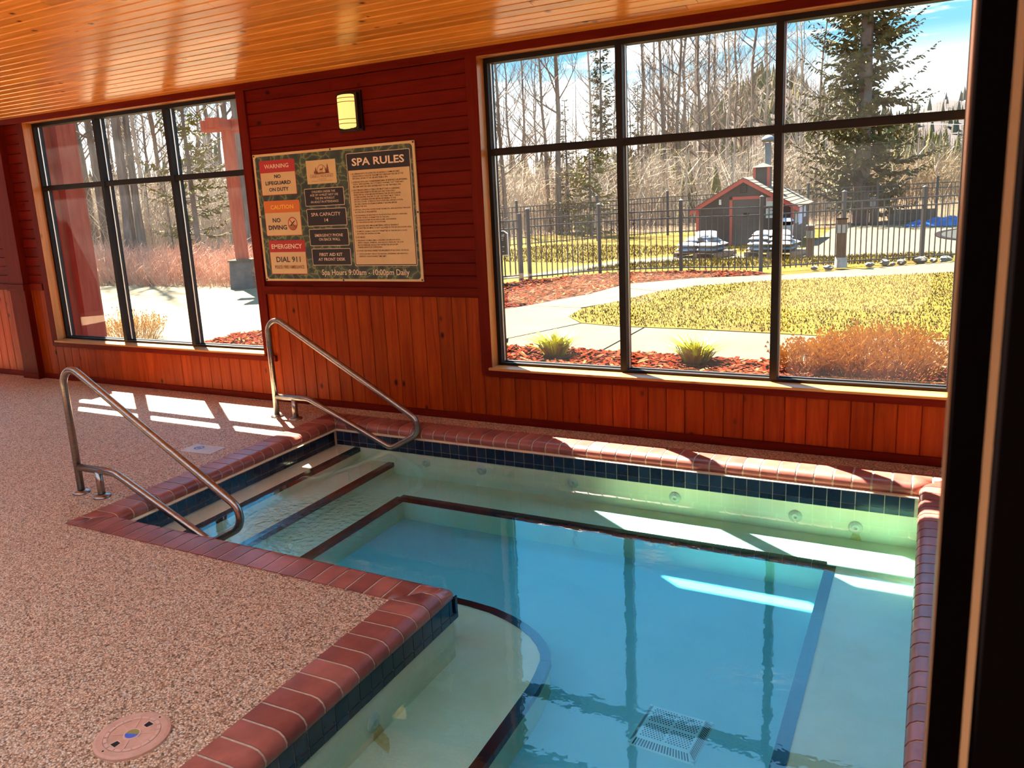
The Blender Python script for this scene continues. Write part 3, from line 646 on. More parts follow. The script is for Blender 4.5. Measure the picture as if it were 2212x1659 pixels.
def letter(lines, mat, y, parent, name='lettering', bold=0.012, join=False):
    """lines: (text, x0, x1, z0, z1) boxes that the glyphs fill; one part for each line, or one of fine print"""
    mb = MB()
    for s, x0, x1, z0, z1 in lines:
        me = text_mesh(s, bold)
        if not len(me.vertices): continue
        X = [v.co.x for v in me.vertices]; Y = [v.co.y for v in me.vertices]; a, b, c, d = min(X), max(X), min(Y), max(Y)
        mb.add([(x0 + (v.co.x - a) / (b - a) * (x1 - x0), y, z0 + (v.co.y - c) / (d - c) * (z1 - z0)) for v in me.vertices], [tuple(p.vertices) for p in me.polygons])
        bpy.data.meshes.remove(me)
        if not join: mb.obj(name, mat, parent); mb = MB()
    if join: mb.obj(name, mat, parent)['kind'] = 'stuff'
plate('board', [(0, 0), (1.65, 0), (1.65, 1.078), (0, 1.078)], 0.0, 0.012, C_cream)
plate('marbled_face', rrect(0.022, 1.628, 0.018, 1.058, 0.03), -0.012, 0.001, marble())
Y1, Y2, Y3 = -0.013, -0.0146, -0.0162
def panel(x0, x1, z0, z1, zs, c_head, c_body, border, name):
    p = plate(name, rrect(x0, x1, z0, z1, 0.012), Y1, 0.001, border)
    e = 0.005
    plate('panel_body', [(x0 + e, z0 + e), (x1 - e, z0 + e), (x1 - e, zs), (x0 + e, zs)], Y1 - 0.001, 0.0005, c_body, p)
    if c_head: plate('panel_head', [(x0 + e, zs), (x1 - e, zs), (x1 - e, z1 - e), (x0 + e, z1 - e)], Y1 - 0.001, 0.0005, c_head, p)
    return p
p = panel(0.066, 0.458, 0.732, 1.022, 0.920, C_red, C_cream, C_red, 'warning_panel')
letter([('WARNING', 0.122, 0.392, 0.955, 0.990)], C_tan, Y3, p)
letter([('NO', 0.224, 0.296, 0.872, 0.903), ('LIFEGUARD', 0.118, 0.400, 0.818, 0.850), ('ON DUTY', 0.152, 0.370, 0.764, 0.796)], C_navy, Y3, p, bold=0.03)
p = panel(0.070, 0.468, 0.390, 0.686, 0.584, C_orange, C_cream, C_orange, 'caution_panel')
letter([('CAUTION', 0.146, 0.400, 0.614, 0.650)], C_yel, Y3, p, bold=0.02)
letter([('NO', 0.155, 0.245, 0.503, 0.541), ('DIVING', 0.100, 0.308, 0.440, 0.480)], C_navy, Y3, p, bold=0.03)
cx, cz = 0.375, 0.488
ringv = MB()
for k in range(32):
    a0, a1 = k * math.tau / 32, (k + 1) * math.tau / 32
    ringv.add([(cx + r * math.cos(a), Y3, cz + r * math.sin(a) * 1.06) for a in (a0, a1) for r in (0.045, 0.053)], [(0, 2, 3, 1)])
ringv.add([(cx - 0.036, Y3 - 0.0003, cz + 0.034), (cx - 0.030, Y3 - 0.0003, cz + 0.040), (cx + 0.036, Y3 - 0.0003, cz - 0.034), (cx + 0.030, Y3 - 0.0003, cz - 0.040)], [(0, 3, 2, 1)])
ringv.obj('prohibition_ring', C_red, p)
MB().add([(cx + 0.045 * math.cos(a), Y3 + 0.0003, cz + 0.047 * math.sin(a)) for a in [math.pi + math.pi * k / 12 + (0.35 if k == 0 else (-0.35 if k == 12 else 0)) for k in range(13)]], [tuple(range(13))]).obj('water_symbol', plain('sign_umber', (0.33, 0.15, 0.04), 0.5), p)
MB().add([(cx + x, Y3, cz + z) for x, z in ((-0.028, -0.012), (-0.022, -0.018), (0.028, 0.020), (0.022, 0.028))], [(0, 1, 2, 3)]).add([(cx + x, Y3, cz + z) for x, z in ((-0.014, 0.006), (-0.004, -0.004), (0.008, 0.004), (-0.004, 0.014))], [(0, 1, 2, 3)]).obj('diver_symbol', C_navy, p)
p = panel(0.080, 0.486, 0.058, 0.350, 0.249, C_red, C_cream, C_red, 'emergency_panel')
letter([('EMERGENCY', 0.110, 0.452, 0.278, 0.318)], C_tan, Y3, p, bold=0.02)
letter([('DIAL 911', 0.150, 0.422, 0.162, 0.210)], C_navy, Y3, p, bold=0.015); letter([('POLICE / FIRE / AMBULANCE', 0.126, 0.456, 0.106, 0.136)], C_brown, Y3, p, bold=0.012)
# lodge logo
p = plate('logo_panel', [(0.578, 0.803), (0.884, 0.803), (0.884, 0.992), (0.578, 0.992)], Y1, 0.001, C_cream)
lg = MB(); lx, lz = 0.735, 0.915
for k in range(20):
    a0, a1 = math.radians(-10 + k * 10), math.radians(-10 + (k + 1) * 10)
    lg.add([(lx + r * 1.05 * math.cos(a), Y2, lz + r * math.sin(a)) for a in (a0, a1) for r in (0.036, 0.040)], [(0, 2, 3, 1)])
def fir(x, z, h, w):
    for j in range(4):
        q = j / 4; lg.add([(x - w * (1 - q * 0.75), Y2, z + h * q * 0.8), (x + w * (1 - q * 0.75), Y2, z + h * q * 0.8), (x, Y2, z + h * (q * 0.8 + 0.34))], [(0, 1, 2)])
fir(0.800, 0.887, 0.080, 0.018); fir(0.783, 0.887, 0.048, 0.014); fir(0.678, 0.887, 0.055, 0.014); fir(0.662, 0.886, 0.030, 0.010); fir(0.693, 0.886, 0.026, 0.010)
lg.add([(x, Y2, z) for x, z in ((0.655, 0.880), (0.83, 0.884), (0.78, 0.890), (0.74, 0.894), (0.70, 0.892))], [(0, 1, 2, 3, 4)])
lg.add([(x, Y2, z) for x, z in ((0.718, 0.912), (0.742, 0.910), (0.752, 0.918), (0.755, 0.930), (0.748, 0.926), (0.738, 0.922), (0.720, 0.922))], [tuple(range(7))])
for a, b in (((0.721, 0.914), (0.719, 0.895)), ((0.726, 0.912), (0.726, 0.896)), ((0.740, 0.912), (0.739, 0.895)), ((0.745, 0.912), (0.746, 0.896)), ((0.752, 0.928), (0.744, 0.944)), ((0.754, 0.929), (0.756, 0.946))):
    lg.add([(a[0] - 0.0015, Y2, a[1]), (a[0] + 0.0015, Y2, a[1]), (b[0] + 0.0012, Y2, b[1]), (b[0] - 0.0012, Y2, b[1])], [(0, 1, 2, 3)])
lg.obj('emblem', C_brown, p)
letter([('CARIBOU HIGHLANDS', 0.610, 0.852, 0.852, 0.874), ('L O D G E', 0.690, 0.775, 0.833, 0.843)], C_brown, Y2, p, bold=0.006)
MB().add([(x, Y2, z) for x, z in ((0.62, 0.824), (0.845, 0.824), (0.845, 0.826), (0.62, 0.826))], [(0, 1, 2, 3)]).add([(x, Y2, z) for x, z in ((0.61, 0.877), (0.852, 0.877), (0.852, 0.879), (0.61, 0.879))], [(0, 1, 2, 3)]).obj('logo_rule', C_brown, p)
def notice(x0, x1, z0, z1, lines, mat=C_tan, bold=0.004):
    p = plate('notice_panel', rrect(x0, x1, z0, z1, 0.008), Y1, 0.001, C_tan)
    plate('panel_body', rrect(x0 + 0.004, x1 - 0.004, z0 + 0.004, z1 - 0.004, 0.006), Y1 - 0.001, 0.0005, C_black, p)
    letter(lines, mat, Y3, p, bold=bold)
notice(0.534, 0.944, 0.624, 0.768, [('CHILDREN UNDER THE', 0.612, 0.858, 0.731, 0.749), ('AGE OF 14 MUST NOT USE', 0.592, 0.886, 0.704, 0.722), ('THE SPA WITHOUT', 0.642, 0.848, 0.677, 0.695), ('AN ADULT IN ATTENDANCE', 0.594, 0.884, 0.649, 0.667)], bold=0.0)
notice(0.538, 0.950, 0.460, 0.602, [('SPA CAPACITY', 0.586, 0.892, 0.541, 0.570), ('14', 0.722, 0.760, 0.494, 0.522)])
notice(0.544, 0.954, 0.296, 0.437, [('EMERGENCY PHONE', 0.604, 0.898, 0.371, 0.395), ('ON BACK WALL', 0.644, 0.866, 0.338, 0.361)])
notice(0.552, 0.960, 0.133, 0.273, [('FIRST AID KIT', 0.634, 0.876, 0.210, 0.237), ('AT FRONT DESK', 0.618, 0.902, 0.171, 0.196)], bold=0.010)
p = plate('rules_panel', rrect(0.996, 1.606, 0.126, 1.022, 0.012), Y1, 0.001, C_tan)
plate('panel_head', rrect(1.000, 1.602, 0.13, 1.018, 0.010), Y1 - 0.001, 0.0005, C_black, p)
plate('panel_body', [(1.008, 0.138), (1.594, 0.138), (1.594, 0.888), (1.008, 0.888)], Y1 - 0.0016, 0.0004, C_cream, p)
letter([('SPA RULES', 1.050, 1.552, 0.922, 0.982)], C_tan, Y3, p, bold=0.022)
RULES = ['1. NO PERSON WITH OR SUSPECTED OF HAVING A COMMUNICABLE', '   DISEASE WHICH COULD BE TRANSMITTED THROUGH THE USE OF THE', '   SPA SHALL WORK AT OR USE ANY PUBLIC SPA.', '',
 '2. A PERSON WITH ANY CONSIDERABLE AREA OF EXPOSED SUB-EPIDERMAL', '   TISSUE, OPEN BLISTERS, OR CUTS MUST WARNED THAT THESE MAY', '   BECOME INFECTED AND ADVISED NOT TO USE THE PUBLIC SPA.', '',
 '3. ANY PERSON USING A PUBLIC SPA MUST TAKE A CLEANSING', '   SHOWER USING WARM WATER AND SOAP AND THOROUGHLY', '   RINSE OFF ALL SOAP BEFORE ENTERING THE SPA ENCLOSURE.', '   A USER LEAVING THE SPA TO USE THE TOILET MUST TAKE A', '   SECOND CLEANSING SHOWER BEFORE RETURNING TO THE', '   SPA ENCLOSURE.  A PERSON WHO EXERCISES, APPLIES LOTION,', '   OR USES A SAUNA OR STEAM ROOM MUST SHOWER BEFORE', '   USING THE SPA.', '',
 '4. SPITTING, SPOUTING WATER FROM THE MOUTH, AND BLOWING THE NOSE', '   IN THE SPA IS PROHIBITED.', '', '5. NO RUNNING OR BOISTEROUS OR ROUGH PLAY, EXCEPT SUPERVISED', '   WATER SPORTS, IS PERMITTED IN THE SPA,', '   IN DRESSING ROOMS OR SHOWER ROOMS, ON RUNWAYS,', '   ON THE DIVING BOARD, OR PLATFORMS.', '',
 '6. GLASSWARE AND SIMILAR MATERIALS WITH A TENDENCY', '   TO SHATTER ON IMPACT IS NOT ALLOWED IN THE SPA ENCLOSURE AREA.', '', '7. DOMESTIC ANIMALS ARE NOT PERMITTED IN THE SPA ENCLOSURE,', '   SHOWERS, OR DRESSING ROOMS.', '', '8. NO MUSIC', '',
 '9. PREGNANT WOMEN, SMALL CHILDREN, OR PERSONS WITH', '   HEART DISEASE, DIABETES, HIGH BLOOD PRESSURE, OR LOW', '   BLOOD PRESSURE SHOULD NOT ENTER THE SPA EXCEPT', '   UNDER ADVICE OF A PHYSICIAN.', '', '10. AVOID USE WHILE UNDER THE INFLUENCE OF ALCOHOL OR DRUGS', '', '11. EXPOSURE MAY RESULT IN NAUSEA, DIZZINESS, OR FAINTING.', '    OBSERVE A REASONABLE TIME LIMIT.']
lines = []; z = 0.866
for s in RULES:
    if not s: z -= 0.0088; continue
    ind = 0.016 if s.startswith('   ') else 0.0
    t = s.strip(); lines.append((t, 1.028 + ind, 1.028 + ind + min(0.0086 * len(t), 0.55 - ind), z - 0.0125, z)); z -= 0.0183
letter(lines, plain('fine_print_ink', (0.07, 0.014, 0.003), 0.5), Y3, p, name='fine_print', bold=0.012, join=True)
letter([('Spa Hours 9:00am - 10:00pm Daily', 0.640, 1.524, 0.036, 0.098)], C_tan, Y1 - 0.0005, sg, bold=0.004)
scr = MB().lathe([(0.0, 0.004), (0.006, 0.003), (0.008, 0.0)], 10).mesh('screw', C_black)
for x, z in ((0.012, 1.066), (0.84, 1.068), (1.638, 1.066), (1.640, 0.54), (1.638, 0.012), (0.86, 0.009), (0.012, 0.012), (0.012, 0.555)):
    link('screw', scr, sg, mtx=basis((x, -0.012, z), (1, 0, 0), (0, 0, 1)))
# ================================================================== outdoors
G = -0.15
def gmat(name, stops, scale, bump=0.5, bscale=60, detail=8): return noisy(name, stops, scale, detail=detail, rough=0.9, bump=bump, bscale=bscale, spec=0.1, bdist=0.03)
M['grass'] = gmat('spring_lawn', ((0.30, (0.056, 0.034, 0.0008)), (0.45, (0.070, 0.045, 0.0008)), (0.6, (0.084, 0.055, 0.001)), (0.75, (0.10, 0.068, 0.005))), 1.1)
M['forest_floor'] = gmat('leaf_litter', ((0.3, (0.045, 0.026, 0.011)), (0.6, (0.068, 0.042, 0.021)), (0.8, (0.085, 0.057, 0.031))), 0.5)
M['mulch'] = gmat('red_mulch', ((0.3, (0.040, 0.005, 0.002)), (0.55, (0.072, 0.011, 0.005)), (0.8, (0.10, 0.024, 0.010))), 22, bump=1.0, bscale=45)
M['concrete'] = noisy('pale_concrete', ((0.3, (0.064, 0.051, 0.032)), (0.6, (0.076, 0.062, 0.040)), (0.8, (0.084, 0.070, 0.047))), 1.4, detail=8, rough=0.9, bump=0.15, bscale=70, spec=0.1)
def paver_mat():
    m, nt, b = newmat('plaza_pavers'); tc = N(nt, 'ShaderNodeTexCoord')
    bt = N(nt, 'ShaderNodeTexBrick', Scale=2.2); bt.inputs['Color1'].default_value = (0.105, 0.080, 0.046, 1); bt.inputs['Color2'].default_value = (0.14, 0.110, 0.066, 1); bt.inputs['Mortar'].default_value = (0.052, 0.040, 0.024, 1); bt.inputs['Mortar Size'].default_value = 0.012
    nt.links.new(tc.outputs['Object'], bt.inputs['Vector']); nt.links.new(bt.outputs['Color'], b.inputs['Base Color']); b.inputs['Roughness'].default_value = 0.9; b.inputs['Specular IOR Level'].default_value = 0.1
    return m
gr = MB().box(-60, 40, 0.2, 60, G - 0.5, G - 0.04).obj('ground', M['grass']); tag(gr, 'sloping spring grass beyond the black fence', kind='structure')
tr = MB().box(-40, 40, -40, -10.1, G - 0.4, G - 0.02); tr.box(-40, -11.65, -10.1, 0.2, G - 0.4, G - 0.02); tr.box(5.3, 40, -10.1, 0.2, G - 0.4, G - 0.02); o = tr.obj('terrace', M['concrete']); tag(o, 'concrete terrace around the building', kind='structure')  # out-of-view ground added as a bright surface for bounced daylight
ff = MB().box(-160, 90, 24.3, 420, G - 0.6, G - 0.025); ff.box(-160, -11.9, 8.5, 24.3, G - 0.6, G - 0.025); o = ff.obj('forest_floor', M['forest_floor']); tag(o, 'brown leaf litter under the bare woods', kind='structure')
pv = MB().prism([(-40, 0.25), (-7.4, 0.25), (-6.8, 2.2), (-7.2, 3.3), (-6.7, 3.95), (-7.0, 6.0), (-8.5, 8.45), (-40, 8.4)], G - 0.2, G).obj('paver_plaza', paver_mat()); tag(pv, 'pale sunlit paved plaza outside the left window', kind='structure')
bed = MB().prism([(-7.4, 0.21), (5.2, 0.21), (5.2, 3.42), (0.3, 3.33), (-1.49, 3.46), (-2.75, 3.46), (-4.6, 3.0), (-6.7, 3.95), (-7.2, 3.3), (-6.8, 2.2)], G - 0.2, G - 0.005).obj('mulch_bed', M['mulch']); tag(bed, 'red wood mulch bed below the windows', kind='structure')
bed2 = MB().prism([(-5.74, 9.36), (-5.46, 9.97), (-4.75, 10.82), (-4.0, 11.25), (-2.47, 11.72), (-1.12, 11.5), (-0.84, 10.85), (-2.14, 10.33), (-3.13, 9.44), (-3.39, 8.05), (-3.88, 6.76), (-4.14, 6.23), (-6.2, 7.2)], G - 0.2, G + 0.005).obj('mulch_bed', M['mulch']); tag(bed2, 'red wood mulch strip along the fence', kind='structure')
walk = struct('walkway', 'pale concrete walkway curving around the lawn')
SL = [[(-2.73, 3.47), (-1.50, 3.47), (-1.48, 5.0), (-2.41, 5.15), (-2.93, 3.90)],
      [(-1.47, 3.47), (0.30, 3.34), (0.52, 3.6), (0.88, 4.06), (0.88, 4.80), (-0.8, 4.96), (-1.45, 4.99)],
      [(0.33, 3.32), (5.0, 3.4), (5.0, 4.95), (2.04, 4.82), (0.90, 4.79), (0.90, 4.05), (0.545, 3.6)],
      [(-2.97, 3.88), (-2.445, 5.18), (-2.83, 5.69), (-2.90, 6.4), (-2.97, 6.52), (-3.95, 6.58), (-4.14, 6.23), (-6.2, 7.2), (-7.0, 6.0), (-6.7, 3.95), (-4.6, 3.0), (-2.76, 3.46)],
      [(-3.94, 6.60), (-2.96, 6.54), (-2.61, 7.2), (-2.25, 8.42), (-2.94, 8.80), (-3.27, 8.92), (-3.39, 8.05), (-3.88, 6.76)],
      [(-3.27, 8.95), (-2.93, 8.83), (-2.24, 8.45), (-1.84, 9.1), (-0.7, 9.98), (-0.72, 10.75), (-0.84, 10.87), (-2.14, 10.33), (-3.13, 9.44)],
      [(-0.69, 9.99), (2.17, 11.26), (5.5, 12.8), (5.5, 15.3), (2.27, 13.2), (-0.71, 10.76)]]
for q in SL: MB().prism(q, G - 0.1, G + 0.012).obj('slab', M['concrete'], walk)
lawn = MB().prism([(-2.83, 5.69), (-2.89, 6.4), (-2.61, 7.2), (-2.25, 8.45), (-1.84, 9.1), (-0.7, 9.98), (2.17, 11.26), (5.5, 12.8), (5.5, 4.95), (2.04, 4.84), (0.87, 4.80), (-0.8, 4.98), (-1.8, 5.0), (-2.42, 5.16)], G - 0.1, G + 0.02).obj('lawn', M['grass']); tag(lawn, 'yellow-green lawn inside the curving walkway', kind='structure')
p2 = MB().prism([(-9, 9.4), (-5.98, 11.3), (-5.45, 12.91), (-4.97, 14.08), (-3.73, 15.1), (-2.6, 15.5), (-0.9, 15.3), (-0.87, 14.6), (-2.5, 14.35), (-3.41, 13.96), (-4.41, 13.29), (-4.95, 12.19), (-5.49, 11.2), (-7.5, 9.4)], G - 0.1, G - 0.02).obj('path_beyond_fence', M['concrete']); tag(p2, 'narrow concrete path behind the fence', kind='structure')
pad = MB().prism([(-0.9, 14.6), (-1.0, 17.45), (-1.05, 21.6), (-1.1, 25.0), (6, 25.5), (6, 15.6), (1.6, 15.0), (0.13, 14.55)], G - 0.1, G - 0.015)
o = pad.obj('pool_deck', M['concrete']); tag(o, 'sunlit concrete deck of the outdoor pool', kind='structure')

def inpoly(x, y, P):
    c = False
    for i in range(len(P)):
        (x0, y0), (x1, y1) = P[i], P[i - 1]
        if (y0 > y) != (y1 > y) and x < (x1 - x0) * (y - y0) / (y1 - y0) + x0: c = not c
    return c
R = random.Random(11)
# grass blades
LP = [(-2.80, 5.69), (-2.86, 6.4), (-2.58, 7.2), (-2.22, 8.45), (-1.81, 9.1), (-0.66, 9.98), (2.17, 11.22), (4.2, 12.1), (4.2, 5.0), (2.04, 4.87), (0.87, 4.83), (-0.8, 5.01), (-1.8, 5.03), (-2.40, 5.2)]
def blades(polys, n, h, name, mat, label):
    mb = MB(); k = 0
    while k < n:
        P = polys[R.randrange(len(polys))]; xs_ = [p[0] for p in P]; ys_ = [p[1] for p in P]
        x, y = R.uniform(min(xs_), max(xs_)), R.uniform(min(ys_), max(ys_))
        if not inpoly(x, y, P): continue
        k += 1; a = R.uniform(0, math.tau); w = R.uniform(0.006, 0.014); hh = h * R.uniform(0.5, 1.3); l = R.uniform(-0.6, 0.6) * hh; b = R.uniform(0, math.tau)
        mb.add([(x - w * math.cos(a), y - w * math.sin(a), G + 0.01), (x + w * math.cos(a), y + w * math.sin(a), G + 0.01), (x + l * math.cos(b), y + l * math.sin(b), G + 0.015 + hh)], [(0, 1, 2)])
    o = mb.obj(name, mat); return tag(o, label, 'grass', kind='stuff')
def blade_mat():
    m, nt, b = newmat('grass_blade'); geo = N(nt, 'ShaderNodeNewGeometry')
    nt.links.new(ramp(nt, geo.outputs['Random Per Island'], ((0.0, (0.066, 0.042, 0.0008)), (0.35, (0.090, 0.060, 0.0008)), (0.7, (0.112, 0.077, 0.0014)), (1.0, (0.16, 0.11, 0.012)))), b.inputs['Base Color'])
    b.inputs['Roughness'].default_value = 0.9; b.inputs['Specular IOR Level'].default_value = 0.0
    b.inputs['Transmission Weight'].default_value = 0.0
    return m
M['blade'] = blade_mat()
blades([LP], 26000, 0.034, 'lawn_grass', M['blade'], 'short yellow-green blades of the lawn')
blades([[(-5.2, 11.4), (-4.2, 11.7), (-2.7, 12.1), (0.4, 12.6), (2.2, 13.7), (2.2, 14.9), (1.6, 14.9), (0.1, 14.4), (-0.9, 14.3), (-2.5, 14.2), (-3.4, 13.8), (-4.4, 13.1)], [(-5.3, 13.2), (-5.0, 14.2), (-3.8, 15.3), (-2.6, 15.7), (-1.3, 15.6), (-1.3, 17.5), (-4.2, 17.6), (-9, 19), (-10, 14)]], 14000, 0.06, 'rough_grass', M['blade'], 'rough grass around the fence posts')
# mulch chips
def chips(polys, n, name, label):
    mb = MB(); k = 0
    while k < n:
        P = polys[R.randrange(len(polys))]; xs_ = [p[0] for p in P]; ys_ = [p[1] for p in P]
        x, y = R.uniform(min(xs_), max(xs_)), R.uniform(min(ys_), max(ys_))
        if not inpoly(x, y, P): continue
        k += 1; a = R.uniform(0, math.pi); l = R.uniform(0.03, 0.09); w = R.uniform(0.01, 0.025); t = R.uniform(-0.3, 0.4); c, s_ = math.cos(a), math.sin(a); z = G + R.uniform(0.005, 0.03)
        q = [(-l, -w, -t * l), (l, -w, t * l), (l, w, t * l), (-l, w, -t * l)]
        mb.add([(x + u * c - v * s_, y + u * s_ + v * c, z + d + e) for e in (0, 0.008) for u, v, d in q], [(4, 5, 6, 7), (0, 1, 5, 4), (1, 2, 6, 5), (2, 3, 7, 6), (3, 0, 4, 7)])
    o = mb.obj(name, M['chip']); return tag(o, label, 'mulch', kind='stuff')
m_, nt_, b_ = newmat('mulch_chip'); gg = N(nt_, 'ShaderNodeNewGeometry'); nt_.links.new(ramp(nt_, gg.outputs['Random Per Island'], ((0.0, (0.040, 0.005, 0.002)), (0.5, (0.085, 0.014, 0.006)), (0.85, (0.11, 0.026, 0.012)), (1.0, (0.15, 0.07, 0.032)))), b_.inputs['Base Color']); b_.inputs['Roughness'].default_value = 0.95; b_.inputs['Specular IOR Level'].default_value = 0.0; M['chip'] = m_
chips([[(-4.5, 1.6), (3.4, 1.6), (3.4, 3.36), (0.3, 3.28), (-1.49, 3.40), (-2.75, 3.40), (-4.5, 2.9)]], 4200, 'mulch_chips', 'loose red mulch chips below the big window')
chips([[(-5.70, 9.3), (-5.40, 9.9), (-4.70, 10.75), (-4.0, 11.15), (-2.47, 11.6), (-1.15, 11.4), (-0.95, 10.85), (-2.14, 10.38), (-3.18, 9.46), (-3.44, 8.05), (-3.93, 6.8), (-4.18, 6.35), (-5.9, 7.3)], [(-7.15, 2.6), (-5.8, 2.6), (-5.6, 3.4), (-6.7, 3.85), (-7.1, 3.3)]], 5200, 'mulch_chips', 'loose red mulch chips along the fence')

# ------------------------------------------------------------------ fences
def fence(label, posts, pickets_sep, hp=1.46, gname='black_fence', pitch=0.115):
    t = thing('metal_fence', label, 'fence', (posts[0][0], posts[0][1], G)); ox, oy = posts[0]
    PM = MB().box(-0.034, 0.034, -0.034, 0.034, -0.05, hp).add([(-0.04, -0.04, hp), (0.04, -0.04, hp), (0.04, 0.04, hp), (-0.04, 0.04, hp), (0, 0, hp + 0.03)], [(0, 1, 4), (1, 2, 4), (2, 3, 4), (3, 0, 4)]).mesh('post', M['black_fence'])
    KM = MB().box(-0.0085, 0.0085, -0.0085, 0.0085, 0.02, 1.25).mesh('picket', M['black_fence'])
    KS = MB().box(-0.0085, 0.0085, -0.0085, 0.0085, 0.02, 1.11).mesh('picket', M['black_fence'])
    allp = MB()
    for i, (x, y) in enumerate(posts):
        a = math.atan2(posts[min(i + 1, len(posts) - 1)][1] - posts[max(i - 1, 0)][1], posts[min(i + 1, len(posts) - 1)][0] - posts[max(i - 1, 0)][0])
        o = link('post', PM, t, (x - ox, y - oy, 0)); o.rotation_euler = (0, 0, a)
        if i == len(posts) - 1: break
        x2, y2 = posts[i + 1]; L = math.hypot(x2 - x, y2 - y); a = math.atan2(y2 - y, x2 - x)
        for z in (0.075, 1.10, 1.255):
            o = MB().box(0.034, L - 0.034, -0.014, 0.014, z - 0.013, z + 0.013).obj('rail', M['black_fence'], t); o.location = (x - ox, y - oy, 0); o.rotation_euler = (0, 0, a)
        n = max(1, round((L - 0.07) / pitch))
        for k in range(1, n):
            f = (0.035 + (L - 0.07) * k / n) / L; px, py = x - ox + (x2 - x) * f, y - oy + (y2 - y) * f
            if pickets_sep:
                o = link('picket', KM if k % 2 else KS, t, (px, py, 0)); o.rotation_euler = (0, 0, a)
            else: allp.box(px - 0.0085, px + 0.0085, py - 0.0085, py + 0.0085, 0.02, 1.25)
    if allp.v: allp.obj('pickets', M['black_fence'], t)['kind'] = 'stuff'
    return t
fence('black metal picket fence along the walkway in front of the shed', [(-5.48, 10.03), (-4.37, 11.19), (-2.75, 11.64), (-1.16, 11.66), (0.24, 12.62), (1.63, 13.51), (3.05, 14.4), (4.5, 15.3)], True)
fence('black metal picket fence at the edge of the woods behind the shed', [(-16.5, 14.0), (-14.2, 15.3), (-12.0, 16.6), (-9.9, 18.6), (-8.0, 20.8), (-6.2, 22.8), (-4.0, 23.8), (-1.9, 24.4), (0.15, 24.9), (1.85, 25.3), (4.0, 25.4), (6.5, 25.5)], False)
gate = thing('fence_gate', 'black metal picket gate at the left end of the fence', 'gate', (-5.62, 9.90, G))
GA = Vector((-1.15, -1.35, 0)).normalized(); ga = math.atan2(GA.y, GA.x)
gp = MB().box(-0.04, 0.04, -0.04, 0.04, -0.05, 1.38).mesh('gate_post', M['black_fence'])
for d in (0.0, 1.3): o = link('gate_post', gp, gate, (GA.x * d, GA.y * d, 0)); o.rotation_euler = (0, 0, ga)
for z in (0.12, 1.08, 1.24): o = MB().box(0.04, 1.26, -0.016, 0.016, z - 0.016, z + 0.016).obj('rail', M['black_fence'], gate); o.rotation_euler = (0, 0, ga)
gk = MB().box(-0.011, 0.011, -0.011, 0.011, 0.12, 1.24).mesh('picket', M['black_fence'])
for k in range(1, 11): o = link('picket', gk, gate, (GA.x * 0.118 * k, GA.y * 0.118 * k, 0)); o.rotation_euler = (0, 0, ga)
# gate sign
gs = thing('gate_sign', 'small dark not-a-public-pool sign hanging on the fence gate', 'sign', (-5.90, 9.42, 0.42), rz=math.radians(12))
gsd = plain('gate_sign_dark', (0.035, 0.028, 0.010), 0.5); gsl = plain('gate_sign_letter', (0.75, 0.68, 0.48), 0.5)
plate('sign_board', [(-0.24, 0), (0.24, 0), (0.24, 0.44), (0.16, 0.50), (-0.16, 0.50), (-0.24, 0.44)], 0.0, 0.02, gsl, gs)
plate('sign_face', [(-0.225, 0.015), (0.225, 0.015), (0.225, 0.432), (0.152, 0.487), (-0.152, 0.487), (-0.225, 0.432)], -0.02, 0.002, gsd, gs)
letter([('THIS IS NOT', -0.17, 0.17, 0.375, 0.425), ('A PUBLIC', -0.14, 0.14, 0.305, 0.355), ('POOL', -0.08, 0.08, 0.235, 0.285), ('A Private Property', -0.16, 0.16, 0.165, 0.195), ('Reserved for', -0.12, 0.12, 0.115, 0.145), ('Use by Residents', -0.15, 0.15, 0.070, 0.098), ('ONLY', -0.06, 0.06, 0.030, 0.052)], gsl, -0.0235, gs)
plate('notice_card', [(-0.06, 0.52), (0.09, 0.52), (0.09, 0.76), (-0.06, 0.76)], 0.0, 0.008, plain('card_white', (0.62, 0.58, 0.5), 0.5), gs)
plate('card_symbol', [(0.0, 0.60), (0.035, 0.60), (0.035, 0.66), (0.0, 0.66)], -0.008, 0.001, plain('card_red', (0.5, 0.12, 0.06), 0.5), gs)

# ------------------------------------------------------------------ shed
brown = plain('shed_brown', (0.028, 0.015, 0.008), 0.75); redtrim = plain('shed_red_trim', (0.38, 0.040, 0.014), 0.6); shing = noisy('shed_shingle', ((0.3, (0.070, 0.056, 0.043)), (0.7, (0.10, 0.083, 0.066))), 6, rough=0.9, spec=0.1)
sd = thing('pump_shed', 'low dark brown shed with red trim and pale shingle roof behind the fence', 'shed', (-2.73, 18.0, G))
W2, D, EH, AH = 1.27, 2.6, 1.06, 1.80
MB().add([(-W2, 0, 0), (W2, 0, 0), (W2, 0, EH), (0, 0, AH - 0.03), (-W2, 0, EH), (-W2, D, 0), (W2, D, 0), (W2, D, EH), (0, D, AH - 0.03), (-W2, D, EH)], [(0, 1, 2, 3, 4), (9, 8, 7, 6, 5), (1, 6, 7, 2), (0, 4, 9, 5), (2, 7, 8, 3), (3, 8, 9, 4)]).obj('wall_core', brown, sd)
nb = 15
for k in range(nb):     # lap siding boards, front
    z0 = 0.02 + k * 0.118; z1 = z0 + 0.112
    if z1 > AH - 0.08: break
    hw = W2 if z1 < EH else W2 * (AH - 0.03 - z1) / (AH - 0.03 - EH)
    MB().box(-hw, hw, -0.018, 0, z0, z1).obj('siding_board', brown, sd)
    if z1 < EH: MB().box(W2, W2 + 0.018, 0, D, z0, z1).obj('siding_board', brown, sd)
